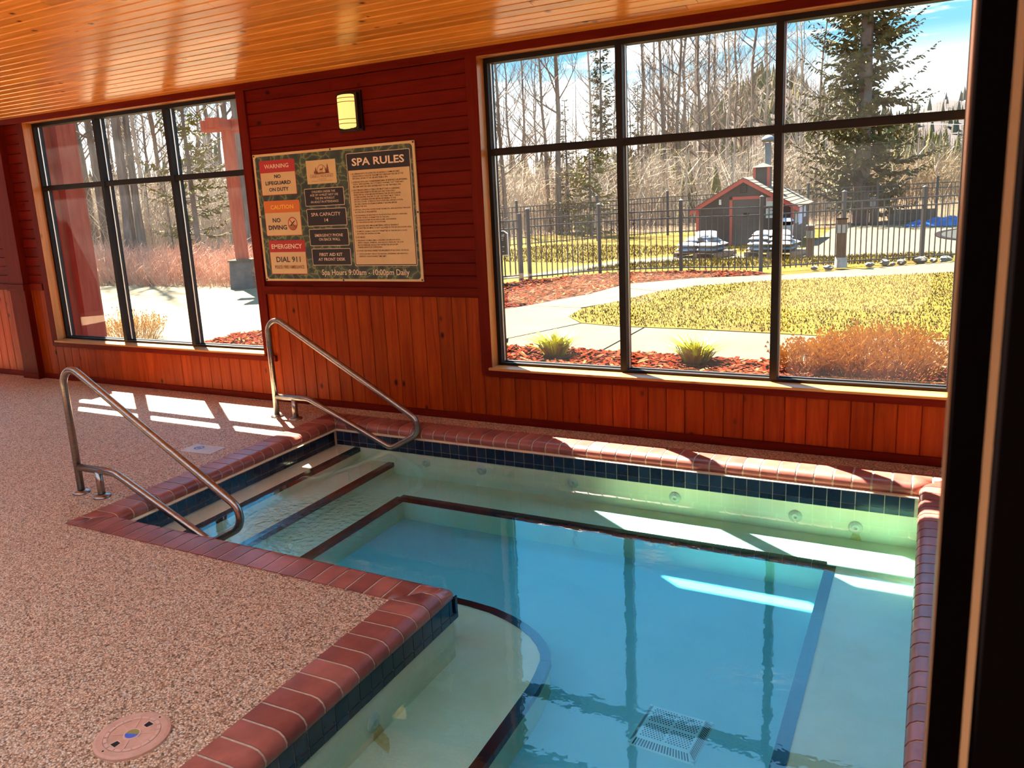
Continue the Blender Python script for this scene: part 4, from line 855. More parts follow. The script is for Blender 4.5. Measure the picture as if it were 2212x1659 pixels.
for sx in (-1, 1):
    MB().box(sx * W2 - 0.06 if sx > 0 else sx * W2 - 0.02, sx * W2 + 0.02 if sx > 0 else sx * W2 + 0.06, -0.04, -0.018, 0, EH).obj('corner_board', redtrim, sd)
    e = 0.17; k = (AH - EH) / W2
    v = [(sx * 0.0, -0.16, AH), (sx * (W2 + e), -0.16, AH - k * (W2 + e)), (sx * (W2 + e), -0.16, AH - k * (W2 + e) - 0.12), (0.0, -0.16, AH - 0.12)]
    v += [(x, -0.12, z) for x, y, z in v]
    MB().add(v, [(0, 1, 2, 3), (7, 6, 5, 4), (0, 4, 5, 1), (1, 5, 6, 2), (2, 6, 7, 3)]).obj('barge_board', redtrim, sd)
    rw = 0.15; n = int((math.hypot(W2 + e, k * (W2 + e))) / rw) + 1; sl_ = math.hypot(1, k)
    for i in range(n):      # shingle courses
        a, b = i * rw / sl_, min((i + 1) * rw / sl_ + 0.02, W2 + e); za, zb_ = AH - k * a, AH - k * b
        vv = [(sx * a, -0.18, za + 0.005), (sx * b, -0.18, zb_ + 0.02), (sx * b, D + 0.15, zb_ + 0.02), (sx * a, D + 0.15, za + 0.005), (sx * a, -0.18, za - 0.01), (sx * b, -0.18, zb_), (sx * b, D + 0.15, zb_), (sx * a, D + 0.15, za - 0.01)]
        MB().add(vv, [(0, 1, 2, 3), (7, 6, 5, 4), (0, 4, 5, 1), (1, 5, 6, 2), (2, 6, 7, 3), (3, 7, 4, 0)]).obj('shingle_course', shing, sd)
dt = MB().box(-0.38, -0.30, -0.045, -0.018, 0, 1.30).box(0.42, 0.50, -0.045, -0.018, 0, 1.30).box(-0.38, 0.50, -0.045, -0.018, 1.22, 1.30).obj('door_trim', redtrim, sd)
dd = MB().box(-0.30, 0.42, -0.030, -0.018, 0, 1.22).obj('door', plain('shed_door', (0.045, 0.028, 0.018), 0.7), sd)
for k in range(10): MB().box(-0.29, 0.41, -0.036, -0.030, 0.02 + k * 0.12, 0.125 + k * 0.12).obj('door_board', bpy.data.materials['shed_door'], dd)
MB().box(0.0, 0.14, -0.055, -0.030, 0.76, 0.86).obj('door_latch', M['black'], dd)
MB().box(-0.10, 0.08, -0.05, -0.018, 1.40, 1.60).obj('gable_vent', M['black'], sd)
for k in range(4): MB().box(-0.09, 0.07, -0.06, -0.05, 1.42 + k * 0.045, 1.445 + k * 0.045).obj('vent_slat', brown, sd)
MB().box(-0.66, -0.60, -0.05, -0.018, 1.10, 1.24).obj('lamp', plain('shed_lamp', (0.6, 0.55, 0.45), 0.4), sd)
ps = MB().box(0.58, 0.94, -0.03, -0.018, 0.98, 1.24).obj('danger_sign', plain('danger_white', (0.40, 0.37, 0.30), 0.5), sd)
plate('sign_head', [(0.60, 1.15), (0.92, 1.15), (0.92, 1.225), (0.60, 1.225)], -0.03, 0.002, C_red, ps); letter([('DANGER', 0.62, 0.90, 1.165, 1.21)], bpy.data.materials['danger_white'], -0.0335, ps)
ps2 = MB().box(0.58, 0.94, -0.03, -0.018, 0.70, 0.955).obj('storage_sign', bpy.data.materials['danger_white'], sd); letter([('CHEMICAL', 0.61, 0.91, 0.87, 0.93), ('STORAGE', 0.61, 0.91, 0.77, 0.84)], C_navy, -0.0315, ps2)
for i, (y0, y1, z0, z1, c) in enumerate(((0.25, 0.75, 0.52, 0.80, (0.5, 0.46, 0.42)), (0.85, 1.65, 0.45, 1.04, (0.42, 0.45, 0.58)), (1.8, 2.2, 0.6, 0.95, (0.40, 0.40, 0.45)))):
    MB().box(W2 + 0.018, W2 + 0.03, y0, y1, z0, z1).obj('notice_poster', plain('poster_%d' % i, c, 0.5), sd)
ch = MB().box(0.10, 0.52, 0.75, 1.15, 1.45, 2.05).obj('chimney_box', brown, sd)
for x in (0.10, 0.47): MB().box(x - 0.01, x + 0.06, 0.73, 0.75, 1.5, 2.05).obj('chimney_trim', redtrim, ch)
MB().add([(0.06, 0.71, 2.05), (0.56, 0.71, 2.05), (0.56, 1.19, 2.05), (0.06, 1.19, 2.05), (0.31, 0.95, 2.17)], [(0, 1, 4), (1, 2, 4), (2, 3, 4), (3, 0, 4), (3, 2, 1, 0)]).obj('chimney_cap', shing, ch)
galv = noisy('galvanised_steel', ((0.3, (0.11, 0.11, 0.105)), (0.7, (0.16, 0.16, 0.15))), 8, rough=0.5, metal=0.4)
fp = thing('flue_pipe', 'tall galvanised flue pipe with cap behind the shed roof', 'flue', (-2.62, 20.9, G))
MB().lathe([(0.0, 0.0), (0.095, 0.0), (0.095, 2.75), (0.0, 2.75)], 16).obj('pipe', galv, fp, False)
MB().lathe([(0.0, 2.98), (0.10, 2.96), (0.19, 2.88), (0.19, 2.80), (0.12, 2.78)], 16).obj('cap', galv, fp, True)
tcn = thing('trash_can', 'grey square waste bin against the shed front', 'bin', (-1.62, 17.7, G))
tm = noisy('bin_grey', ((0.3, (0.26, 0.25, 0.24)), (0.7, (0.34, 0.33, 0.31))), 8, rough=0.6)
MB().add([(-0.16, -0.16, 0), (0.16, -0.16, 0), (0.16, 0.16, 0), (-0.16, 0.16, 0), (-0.19, -0.19, 0.52), (0.19, -0.19, 0.52), (0.19, 0.19, 0.52), (-0.19, 0.19, 0.52)], [(0, 3, 2, 1), (4, 5, 6, 7), (0, 1, 5, 4), (1, 2, 6, 5), (2, 3, 7, 6), (3, 0, 4, 7)]).obj('bin_body', tm, tcn)
MB().box(-0.18, 0.18, -0.18, 0.18, 0.52, 0.62).obj('bin_opening', M['black'], tcn)
MB().add([(-0.20, -0.20, 0.62), (0.20, -0.20, 0.62), (0.20, 0.20, 0.62), (-0.20, 0.20, 0.62), (-0.14, -0.14, 0.70), (0.14, -0.14, 0.70), (0.14, 0.14, 0.70), (-0.14, 0.14, 0.70)], [(0, 3, 2, 1), (4, 5, 6, 7), (0, 1, 5, 4), (1, 2, 6, 5), (2, 3, 7, 6), (3, 0, 4, 7)]).obj('bin_lid', plain('bin_lid', (0.30, 0.34, 0.42), 0.4), tcn)
for x in (-0.1, 0.0, 0.1): MB().box(x - 0.02, x + 0.02, -0.195, -0.165, 0.04, 0.48).obj('bin_slat', tm, tcn)

# ------------------------------------------------------------------ pallets with sacks
palm = noisy('pallet_wood', ((0.3, (0.09, 0.045, 0.022)), (0.7, (0.15, 0.082, 0.045))), 6, rough=0.8)
sackm = noisy('sack_white', ((0.3, (0.12, 0.12, 0.125)), (0.6, (0.17, 0.168, 0.165)), (0.8, (0.20, 0.195, 0.19))), 3.5, rough=0.6, bump=0.6, bscale=6, bdist=0.05)
sackb = plain('sack_blue_print', (0.22, 0.30, 0.46), 0.6)
def pillow(lx, ly, lz, seed):
    r = random.Random(seed); mb = MB(); nx, ny = 8, 6; v = []; f = []
    for side in (1, -1):
        for i in range(nx + 1):
            for j in range(ny + 1):
                u, w = i / nx * 2 - 1, j / ny * 2 - 1
                h = ((1 - abs(u) ** 3.2) * (1 - abs(w) ** 3.2)) ** 0.5 if abs(u) < 1 and abs(w) < 1 else 0
                v.append((u * lx / 2, w * ly / 2, lz / 2 + side * h * lz / 2 * (1 + r.uniform(-0.14, 0.14)) if h else lz / 2))
    for s_ in range(2):
        o = s_ * (nx + 1) * (ny + 1)
        for i in range(nx):
            for j in range(ny):
                q = (o + i * (ny + 1) + j, o + (i + 1) * (ny + 1) + j, o + (i + 1) * (ny + 1) + j + 1, o + i * (ny + 1) + j + 1)
                f.append(q if s_ == 0 else q[::-1])
    return mb.add(v, f).mesh('sack_body', sackm, True)
PIL = [pillow(0.50, 0.36, 0.13, i) for i in range(3)]
def pallet(x, y, rz, label, layout, glabel, gname):
    t = thing('shipping_pallet', label, 'pallet', (x, y, G), rz=rz)
    for k in range(6): MB().box(-0.58, 0.58, -0.5 + k * 0.18, -0.39 + k * 0.18, 0.085, 0.105).obj('deck_board', palm, t)
    for k in range(3): MB().box(-0.58 + k * 0.53, -0.48 + k * 0.53, -0.5, 0.51, 0.0, 0.085).obj('stringer', palm, t)
    c, s_ = math.cos(rz), math.sin(rz); lp_ = [e[2] for e in layout]
    for i, (lx, ly, lz, a, tilt) in enumerate(layout):
        k = thing('salt_sack', glabel, 'sack', (x + lx * c - ly * s_, y + lx * s_ + ly * c, G + 0.105 + lz), gname, rz + a); k.rotation_euler = (tilt, 0, rz + a)
        link('sack_body', PIL[i % 3], k)
        if i % 2 == 0: MB().box(-0.1, 0.1, -0.182, -0.170, 0.045, 0.075).obj('print_band', sackb, k)
base = [(-0.30, -0.28), (0.22, -0.28), (-0.30, 0.10), (0.22, 0.10)]
l1 = [(x, y, 0.0, R.uniform(-.06, .06), 0) for x, y in base] + [(x + 0.01, y + 0.01, 0.115, R.uniform(-.08, .08), 0) for x, y in base] + [(-0.22, -0.05, 0.23, 0.3, 0.1), (0.10, 0.0, 0.24, 1.2, 0.25), (0.06, -0.05, 0.35, 0.5, 0.35)]
l2 = [(x, y, 0.0, R.uniform(-.06, .06), 0) for x, y in base] + [(x + 0.01, y, 0.115, R.uniform(-.08, .08), 0) for x, y in base] + [(-0.28, -0.2, 0.23, 0.1, 0.0), (0.16, -0.15, 0.23, 0.2, 0.15), (-0.25, -0.1, 0.34, 0.2, 0.1), (0.08, -0.05, 0.34, 0.4, 0.2)]
pallet(-3.05, 14.95, math.radians(-14), 'wooden pallet of white sacks in front of the shed door', l1, 'white plastic sack stacked on the pallet before the shed door', 'sacks on the pallet before the shed door')
pallet(-1.40, 15.0, math.radians(-10), 'wooden pallet of white sacks beside the waste bin', l2, 'white plastic sack stacked on the pallet beside the waste bin', 'sacks on the pallet beside the waste bin')

# ------------------------------------------------------------------ bollards, tarp, rocks
bolw = noisy('bollard_timber', ((0.3, (0.070, 0.027, 0.006)), (0.7, (0.12, 0.050, 0.013))), 5, rough=0.8, stretch=(6, 6, 0.7))
bolc = plain('bollard_white_band', (0.30, 0.27, 0.21), 0.5); bols = noisy('stone_base', ((0.3, (0.22, 0.18, 0.15)), (0.7, (0.38, 0.32, 0.26))), 9, rough=0.9)
def bollard(x, y, h, w, label, base):
    t = thing('timber_bollard', label, 'bollard', (x, y, G)); zb_ = 0.2 if base else 0.0
    MB().box(-w, w, -w, w, zb_, h).obj('post', bolw, t); MB().box(-w - 0.012, w + 0.012, -w - 0.012, w + 0.012, h, h + 0.02).obj('cap', M['black'] if base else bolc, t)
    z = h - 0.10 - 0.16
    for sx, sy in ((0, -1), (1, 0), (-1, 0)):
        if sx: MB().box(sx * (w + 0.006) - 0.006, sx * (w + 0.006) + 0.006, -w * 0.75, w * 0.75, z, z + 0.16).obj('lens', bolc, t)
        else:
            for a in (-1, 1): MB().box(a * w * 0.5 - w * 0.36, a * w * 0.5 + w * 0.36, -w - 0.012, -w, z, z + 0.16).obj('lens', bolc, t)
    if base: MB().lathe([(0.0, 0.2), (w * 1.3, 0.2), (w * 1.45, 0.0)], 12).obj('stone_foot', bols, t)
bollard(0.25, 12.25, 0.94, 0.085, 'timber bollard with stone foot standing in front of the fence', True)
bollard(-0.56, 14.2, 0.70, 0.075, 'timber bollard between the pallet and the concrete deck', False)
bollard(0.02, 25.2, 0.85, 0.09, 'timber bollard at the far side of the pool deck by the spruce', False)
tarpm = noisy('blue_tarp', ((0.3, (0.001, 0.030, 0.12)), (0.55, (0.002, 0.065, 0.20)), (0.8, (0.01, 0.13, 0.27))), 3, rough=0.6, spec=0.1)
mb = MB(); nx, ny = 30, 8; v = []
for i in range(nx + 1):
    for j in range(ny + 1):
        u, w = i / nx, j / ny; x = 1.05 + u * 3.6; y = 23.6 + w * 1.1 + 0.1 * math.sin(u * 17)
        h = math.sin(math.pi * w) ** 0.6 * (0.19 + 0.08 * math.sin(u * 21 + w * 3) + 0.06 * math.sin(u * 47 + w * 7)) * min(1, u * 7 + 0.1)
        v.append((x, y, G + 0.0 + max(0.0, h)))
o = mb.add(v, [(i * (ny + 1) + j, (i + 1) * (ny + 1) + j, (i + 1) * (ny + 1) + j + 1, i * (ny + 1) + j + 1) for i in range(nx) for j in range(ny)]).obj('pool_tarp', tarpm, None, True)
tag(o, 'crumpled bright blue tarp heaped on the far pool deck', 'tarp')
op = thing('outdoor_pool', 'empty outdoor pool with tiled rim sunk in the sunny deck', 'pool', (3.28, 20.2, G + 0.0))
MB().lathe([(0.0, 0.004), (1.30, 0.004)], 32).obj('pool_floor', plain('pool_grey', (0.030, 0.030, 0.028), 1.0, spec=0.0), op).scale = (1, 1.75, 1)
MB().lathe([(1.30, 0.002), (1.30, 0.012), (1.44, 0.012), (1.44, 0.0)], 32).obj('tile_rim', plain('pool_rim_tile', (0.012, 0.009, 0.011), 1.0, spec=0.0), op).scale = (1, 1.75, 1)
o = MB().box(0.45, 1.9, 25.75, 25.95, G - 0.1, G + 0.42).obj('timber_wall', noisy('weathered_timber', ((0.3, (0.12, 0.075, 0.045)), (0.7, (0.20, 0.13, 0.08))), 6, rough=0.9)); tag(o, 'low weathered timber retaining wall behind the pool deck', 'retaining wall')
rockm = noisy('field_stone', ((0.3, (0.08, 0.064, 0.046)), (0.7, (0.14, 0.115, 0.088))), 5, rough=0.9)
def rock_mesh(seed):
    r = random.Random(seed); bm = bmesh.new(); bmesh.ops.create_icosphere(bm, subdivisions=2, radius=1.0)
    for q in bm.verts: q.co = Vector((q.co.x, q.co.y * 0.8, q.co.z * 0.55)) * r.uniform(0.8, 1.15)
    me = bpy.data.meshes.new('rock'); bm.to_mesh(me); bm.free(); me.materials.append(rockm); return me
RK = [rock_mesh(i) for i in range(4)]
for i, (x, y, s_) in enumerate([(0.75, 12.55, 0.09), (1.0, 12.85, 0.12), (1.3, 12.95, 0.10), (1.62, 13.2, 0.14), (1.85, 13.3, 0.09), (2.05, 13.4, 0.12), (1.15, 12.65, 0.07), (0.05, 12.0, 0.10), (-0.2, 12.0, 0.08)]):
    o = link('rock', RK[i % 4], None, (x, y, G + s_ * 0.25)); o.scale = (s_, s_, s_); o.rotation_euler = (0, 0, i * 1.3); tag(o, 'small pale field stone at the fence foot beside the walkway', 'rock', 'stones along the fence foot')

# ------------------------------------------------------------------ planting
def tuft(x, y, n, h, sp, mat, name, label, cat, w=0.012, group=None):
    mb = MB(); r = random.Random(int(abs(x) * 100))
    for k in range(n):
        a = r.uniform(0, math.tau); d = r.uniform(0, 1) ** 0.6; ln = h * r.uniform(0.6, 1.1); b0 = Vector((math.cos(a), math.sin(a), 0)); p0 = b0 * (sp * 0.35 * d)
        p1 = p0 + b0 * (sp * 0.35 * d) + Vector((0, 0, ln * 0.7)); p2 = p0 + b0 * (sp * 0.9 * d + 0.02) + Vector((0, 0, ln)); s_ = Vector((-math.sin(a), math.cos(a), 0)) * w
        mb.add([p0 - s_, p0 + s_, p1 + s_ * 0.8, p1 - s_ * 0.8, p2], [(0, 1, 2, 3), (3, 2, 4)])
    t = thing(name, label, cat, (x, y, G), group); mb.obj('leaves', mat, t)
    return t
leafm = plain('lily_leaf', (0.28, 0.26, 0.008), 0.5, spec=0.1)
tuft(-1.90, 3.05, 230, 0.27, 0.32, leafm, 'daylily_clump', 'bright green daylily clump in the mulch left of the mullion', 'plant')
tuft(-0.30, 3.05, 230, 0.27, 0.32, leafm, 'daylily_clump', 'bright green daylily clump in the mulch right of the mullion', 'plant')
def twig_mass(name, label, cat, pos, mats, n, h, rad, r0=0.004, seed=1, kind=None, buds=None, lean=0.35, sub=3, group=None, flat=1.0):
    r = random.Random(seed); mb = MB(); bd = MB()
    for k in range(n):
        a = r.uniform(0, math.tau); d = r.uniform(0, 1) ** 0.5; hh = h * (1 - 0.45 * d * d) * r.uniform(0.7, 1.1)
        p0 = Vector((rad * 0.75 * d * math.cos(a), rad * 0.75 * d * math.sin(a) * flat, 0)); b0 = Vector((math.cos(a), math.sin(a), 0))
        p1 = p0 + b0 * (rad * lean * d * 0.5) + Vector((r.uniform(-.05, .05), r.uniform(-.05, .05), hh * 0.5)); p2 = p0 + b0 * (rad * lean * d) + Vector((r.uniform(-.08, .08), r.uniform(-.08, .08), hh))
        mb.tube([p0, p1, p2], [r0, r0 * 0.8, r0 * 0.4], 3, False)
        for s_ in range(sub):
            f = r.uniform(0.35, 0.95); q = p0.lerp(p1, f * 2) if f < 0.5 else p1.lerp(p2, f * 2 - 1); e = q + Vector((r.uniform(-1, 1), r.uniform(-1, 1), r.uniform(0.3, 1.4))) * (h * 0.16)
            mb.tube([q, e], [r0 * 0.6, r0 * 0.3], 3, False)
            if buds: bd.add([e + Vector(u) * 0.016 for u in ((-1, 0, 0), (1, 0, 0), (0, 1, 0), (0, 0, 1.6))], [(0, 1, 3), (1, 2, 3), (2, 0, 3)])
    t = thing(name, label, cat, pos, group)
    mb.obj('stems', mats[0], t)
    if buds: bd.obj('flower_heads', mats[1], t)
    return t
shm = plain('dry_shrub_stem', (0.24, 0.085, 0.014), 0.8, spec=0.1); shb = plain('dry_shrub_bud', (0.40, 0.22, 0.05), 0.8, spec=0.1)
twig_mass('dry_shrub', 'rusty brown dried shrub in the mulch at the right of the big window', 'shrub', (1.45, 3.05, G), (shm, shb), 560, 0.46, 0.62, 0.0032, 5, buds=True)
twig_mass('dry_shrub', 'small rusty dried shrub beside the larger one', 'shrub', (0.85, 2.95, G), (shm, shb), 200, 0.36, 0.36, 0.004, 6, buds=True)
twig_mass('dry_shrub', 'straw-coloured dried shrub at the foot of the red column', 'shrub', (-8.6, 2.6, G), (plain('straw_stem', (0.36, 0.22, 0.08), 0.8), shb), 180, 0.45, 0.5, 0.005, 8, buds=True)
dog = noisy('dogwood_stem', ((0.3, (0.32, 0.13, 0.075)), (0.7, (0.56, 0.33, 0.21))), 3, rough=0.8, spec=0.2)
protos = [twig_mass('dogwood_shrub', 'bare reddish dogwood shrub at the edge of the plaza', 'shrub', (0, 0, -50), (dog,), 140, 0.92, 0.9, 0.006, 20 + i, sub=4, group='dogwood shrubs along the plaza') for i in range(3)]
k = 0
for rowi, yy in enumerate((9.0, 10.1, 11.4)):
    for i in range(15):
        x = -24.0 + i * 1.05 - rowi * 1.2 + R.uniform(-.3, .3); y = yy + R.uniform(-.35, .35)
        o = protos[k] if k < 3 else copy_tree(protos[k % 3]); k += 1
        o.location = (x, y, G); o.rotation_euler = (0, 0, R.uniform(0, 6)); s_ = R.uniform(0.8, 1.2); o.scale = (s_, s_, s_)

# ------------------------------------------------------------------ red timber structures outside the left window
redm = noisy('red_stained_timber', ((0.3, (0.27, 0.050, 0.022)), (0.7, (0.38, 0.085, 0.040))), 4, spec=0.1, rough=0.8, stretch=(4, 4, 0.5))
rc = thing('red_column', 'red stained timber column close outside the left window', 'column', (-7.20, 0.95, G))
MB().box(-0.12, 0.12, -0.13, 0.13, 0.0, 3.5).obj('post', redm, rc); MB().box(-0.17, 0.0, -0.19, -0.13, 0.0, 3.5).obj('face_board', redm, rc); MB().box(-0.18, 0.18, -0.2, 0.2, -0.02, 0.28).obj('plinth', M['concrete'], rc)
rp = thing('red_timber_post', 'red timber post with a cross beam on a grey stone pier across the plaza', 'post', (-11.95, 8.42, G), rz=math.radians(25))
MB().add([(-0.26, -0.26, 0), (0.26, -0.26, 0), (0.26, 0.26, 0), (-0.26, 0.26, 0), (-0.23, -0.23, 0.62), (0.23, -0.23, 0.62), (0.23, 0.23, 0.62), (-0.23, 0.23, 0.62)], [(4, 5, 6, 7), (0, 1, 5, 4), (1, 2, 6, 5), (2, 3, 7, 6), (3, 0, 4, 7)]).obj('stone_pier', noisy('grey_pier', ((0.3, (0.050, 0.043, 0.038)), (0.7, (0.085, 0.075, 0.068))), 6, rough=0.9), rp)
MB().box(-0.26, 0.26, -0.26, 0.26, 0.62, 0.65).obj('pier_cap', M['concrete'], rp)
MB().box(-0.115, 0.115, -0.115, 0.115, 0.65, 3.48).obj('post', redm, rp); MB().box(-0.55, 0.50, -0.12, 0.12, 3.48, 3.72).obj('cross_beam', redm, rp); MB().box(-0.14, 0.14, -0.9, 0.9, 3.50, 3.70).obj('cross_beam', redm, rp)

# ------------------------------------------------------------------ trees
def bare_tree(seed, h, r0, nb=22, spread=0.34, start=0.25, twig=1.0, up=0.9):
    r = random.Random(seed); mb = MB(); n = 9; tr = [Vector((0, 0, -0.2))]; dx, dy = r.uniform(-.03, .03), r.uniform(-.03, .03)
    for i in range(1, n + 1): tr.append(Vector((dx * h * i / n + r.uniform(-.012, .012) * h * (i / n), dy * h * i / n + r.uniform(-.012, .012) * h * (i / n), h * i / n)))
    mb.tube(tr, [r0 * (1.25 if i == 0 else (1 - 0.93 * (i / n) ** 0.9)) for i in range(n + 1)], 6, False)
    def at(f): q = f * n; i = min(int(q), n - 1); return tr[i].lerp(tr[i + 1], q - i)
    for k in range(nb):
        f = start + (0.97 - start) * (k + r.random()) / nb; p = at(f); a = r.uniform(0, math.tau); L = h * spread * (1.05 - f) ** 0.75 * r.uniform(0.6, 1.15); br = r0 * (1 - 0.9 * f) * 0.45
        d = Vector((math.cos(a), math.sin(a), r.uniform(0.35, 1.0) * up)).normalized(); pts = [p]
        for j in range(3):
            d = (d + Vector((r.uniform(-.2, .2), r.uniform(-.2, .2), 0.22))).normalized(); pts.append(pts[-1] + d * L / 3)
        mb.tube(pts, [br, br * 0.7, br * 0.45, br * 0.2], 4, False)
        for j in range(int(6 * twig)):
            q = r.uniform(0.5, 3); i = min(int(q), 2); s_ = pts[i].lerp(pts[i + 1], q - i); d2 = (d * 0.6 + Vector((r.uniform(-1, 1), r.uniform(-1, 1), r.uniform(-.1, 1)))).normalized(); l2 = L * r.uniform(0.18, 0.42)
            m_ = s_ + d2 * l2 * 0.5; e = m_ + (d2 + Vector((0, 0, 0.35))).normalized() * l2 * 0.5; mb.tube([s_, m_, e], [br * 0.3, br * 0.22, br * 0.12], 3, False)
            for w in range(2):
                c = m_.lerp(e, r.random()); g = c + (d2 + Vector((r.uniform(-1, 1), r.uniform(-1, 1), r.uniform(0, 0.8)))).normalized() * l2 * r.uniform(0.25, 0.5); mb.tube([c, g], [br * 0.16, br * 0.09], 3, False)
    return mb
bark = noisy('grey_bark', ((0.3, (0.095, 0.066, 0.046)), (0.6, (0.175, 0.125, 0.09)), (0.8, (0.26, 0.195, 0.145))), 1.5, rough=0.9, stretch=(6, 6, 1), spec=0.1)
bark2 = noisy('pale_aspen_bark', ((0.3, (0.24, 0.185, 0.135)), (0.7, (0.38, 0.30, 0.23))), 1.5, rough=0.9, stretch=(5, 5, 1.5), spec=0.1)
TV = [(bare_tree(100 + i, h, r0, nb, sp, st, 1.7).mesh('trunk_and_branches', bk)) for i, (h, r0, nb, sp, st, bk) in enumerate([(15, 0.14, 28, 0.26, 0.22, bark), (17, 0.16, 26, 0.22, 0.32, bark), (13, 0.11, 30, 0.24, 0.25, bark2), (16, 0.13, 32, 0.20, 0.25, bark), (11, 0.10, 28, 0.30, 0.2, bark), (18, 0.18, 24, 0.2, 0.4, bark)])]
SAP = [(bare_tree(200 + i, h, 0.035, 16, 0.30, 0.12, 0.8, 1.2).mesh('stem_and_twigs', bk)) for i, (h, bk) in enumerate([(5.0, bark2), (6.5, bark), (4.0, bark2)])]
def tree(me, x, y, s_, label, group, cat='tree', name='bare_tree', z=G):
    o = link(name, me, None, (x, y, z)); o.scale = (s_, s_, s_); o.rotation_euler = (0, 0, R.uniform(0, 6.28)); return tag(o, label, cat, group)
def ray_ground(px, depth):      # a spot of ground at a given distance along a compass direction of the site
    u = (px - 1018.2) / 1766.99; d = CF + CR * u; d.z = 0; return (1.8234 + d.x * depth, -5.4367 + d.y * depth)
GL, GR_ = 'bare trees in the woods across the plaza', 'bare trees in the woods behind the fence'
for px, dep, v, s_ in [(318, 27.5, 5, 1.05), (345, 27.6, 1, 0.95), (292, 28, 0, 1.0), (272, 30, 1, 1.0), (246, 31, 5, 0.9), (216, 28, 0, 1.0), (196, 30, 1, 1.05), (178, 33, 5, 1.0), (160, 36, 0, 1.1), (362, 33, 2, 1.0), (140, 30, 1, 0.9), (232, 36, 0, 1.0), (402, 34, 0, 0.9), (430, 38, 2, 1.0), (575, 26, 5, 1.0), (505, 36, 2, 1.0)]:
    x, y = ray_ground(px, dep); tree(TV[v], x, y, s_, 'bare grey tree in the woods across the plaza', GL)
for k in range(26):
    x, y = ray_ground(R.uniform(40, 600), R.uniform(36, 62)); tree(TV[R.randrange(6)], x, y, R.uniform(0.75, 1.1), 'bare grey tree in the woods across the plaza', GL)
for k in range(30):
    x, y = ray_ground(R.uniform(60, 580), R.uniform(28, 40)); tree(SAP[R.randrange(3)], x, y, R.uniform(0.6, 1.1), 'thin bare sapling among the trunks across the plaza', 'saplings across the plaza', 'sapling', 'bare_sapling')
for px, dep, v, s_ in [(1218, 33, 1, 0.80), (1200, 35, 4, 1.0), (1110, 34, 4, 1.0), (1150, 42, 4, 1.0), (1290, 40, 2, 0.9), (1392, 44, 3, 0.9), (1425, 45, 2, 1.1), (1440, 40, 3, 0.9), (1462, 41, 0, 0.95), (1475, 47, 3, 1.1), (1500, 46, 2, 1.1), (1512, 42, 3, 0.95), (1545, 50, 3, 1.1), (1565, 46, 2, 1.05), (1585, 52, 3, 1.0), (1610, 49, 3, 1.1), (1640, 50, 2, 1.1), (1665, 47, 3, 0.95), (1710, 48, 2, 1.0), (1745, 36, 4, 0.9), (1720, 40, 2, 0.8), (1530, 38, 4, 1.0), (1090, 48, 0, 0.8)]:
    x, y = ray_ground(px, dep); tree(TV[v], x, y, s_, 'bare slender tree in the woods behind the fence', GR_)
for k in range(30):
    x, y = ray_ground(R.uniform(1060, 1740), R.uniform(48, 78)); tree(TV[R.randrange(5)], x, y, R.uniform(0.55, 0.9), 'bare slender tree in the woods behind the fence', GR_)
for k in range(60):
    x, y = ray_ground(R.uniform(1050, 1800), R.uniform(34, 52)); tree(SAP[R.randrange(3)], x, y, R.uniform(0.6, 1.15), 'thin bare sapling in the woods behind the fence', 'saplings behind the fence', 'sapling', 'bare_sapling')
# tangled undergrowth
def thicket(label, pxr, dr, n, h, mat, seed):
    r = random.Random(seed); mb = MB()
    for k in range(n):
        x, y = ray_ground(r.uniform(*pxr), r.uniform(*dr)); hh = h * r.uniform(0.3, 1.0) ** 1.3; p = Vector((x, y, G)); q = p + Vector((r.uniform(-.5, .5) * hh * 0.5, r.uniform(-.5, .5) * hh * 0.5, hh * 0.55)); e = q + Vector((r.uniform(-.6, .6) * hh * 0.6, r.uniform(-.6, .6) * hh * 0.6, hh * 0.45)); w = 0.006 + 0.003 * hh
        mb.tube([p, q, e], [w, w * 0.7, w * 0.3], 3, False)
        for j in range(2):
            s_ = q.lerp(e, r.random()); g = s_ + Vector((r.uniform(-1, 1), r.uniform(-1, 1), r.uniform(-.1, .9))) * hh * 0.22; mb.tube([s_, g], [w * 0.5, w * 0.25], 3, False)
    o = mb.obj('undergrowth', mat); return tag(o, label, 'undergrowth', kind='stuff')
pale = noisy('pale_twig', ((0.3, (0.27, 0.195, 0.13)), (0.7, (0.44, 0.34, 0.24))), 0.8, rough=0.9, spec=0.1)
ochre = noisy('ochre_twig', ((0.3, (0.16, 0.095, 0.045)), (0.7, (0.27, 0.18, 0.095))), 0.5, rough=0.9, spec=0.1)
thicket('tangled pale undergrowth in the woods across the plaza', (40, 600), (29, 46), 4200, 3.6, pale, 31)
thicket('tangled pale undergrowth behind the fence', (1040, 1800), (33, 60), 7500, 3.2, pale, 32)
thicket('ochre brush on the slope beyond the spruce', (1640, 2180), (38, 110), 7000, 2.6, ochre, 33)
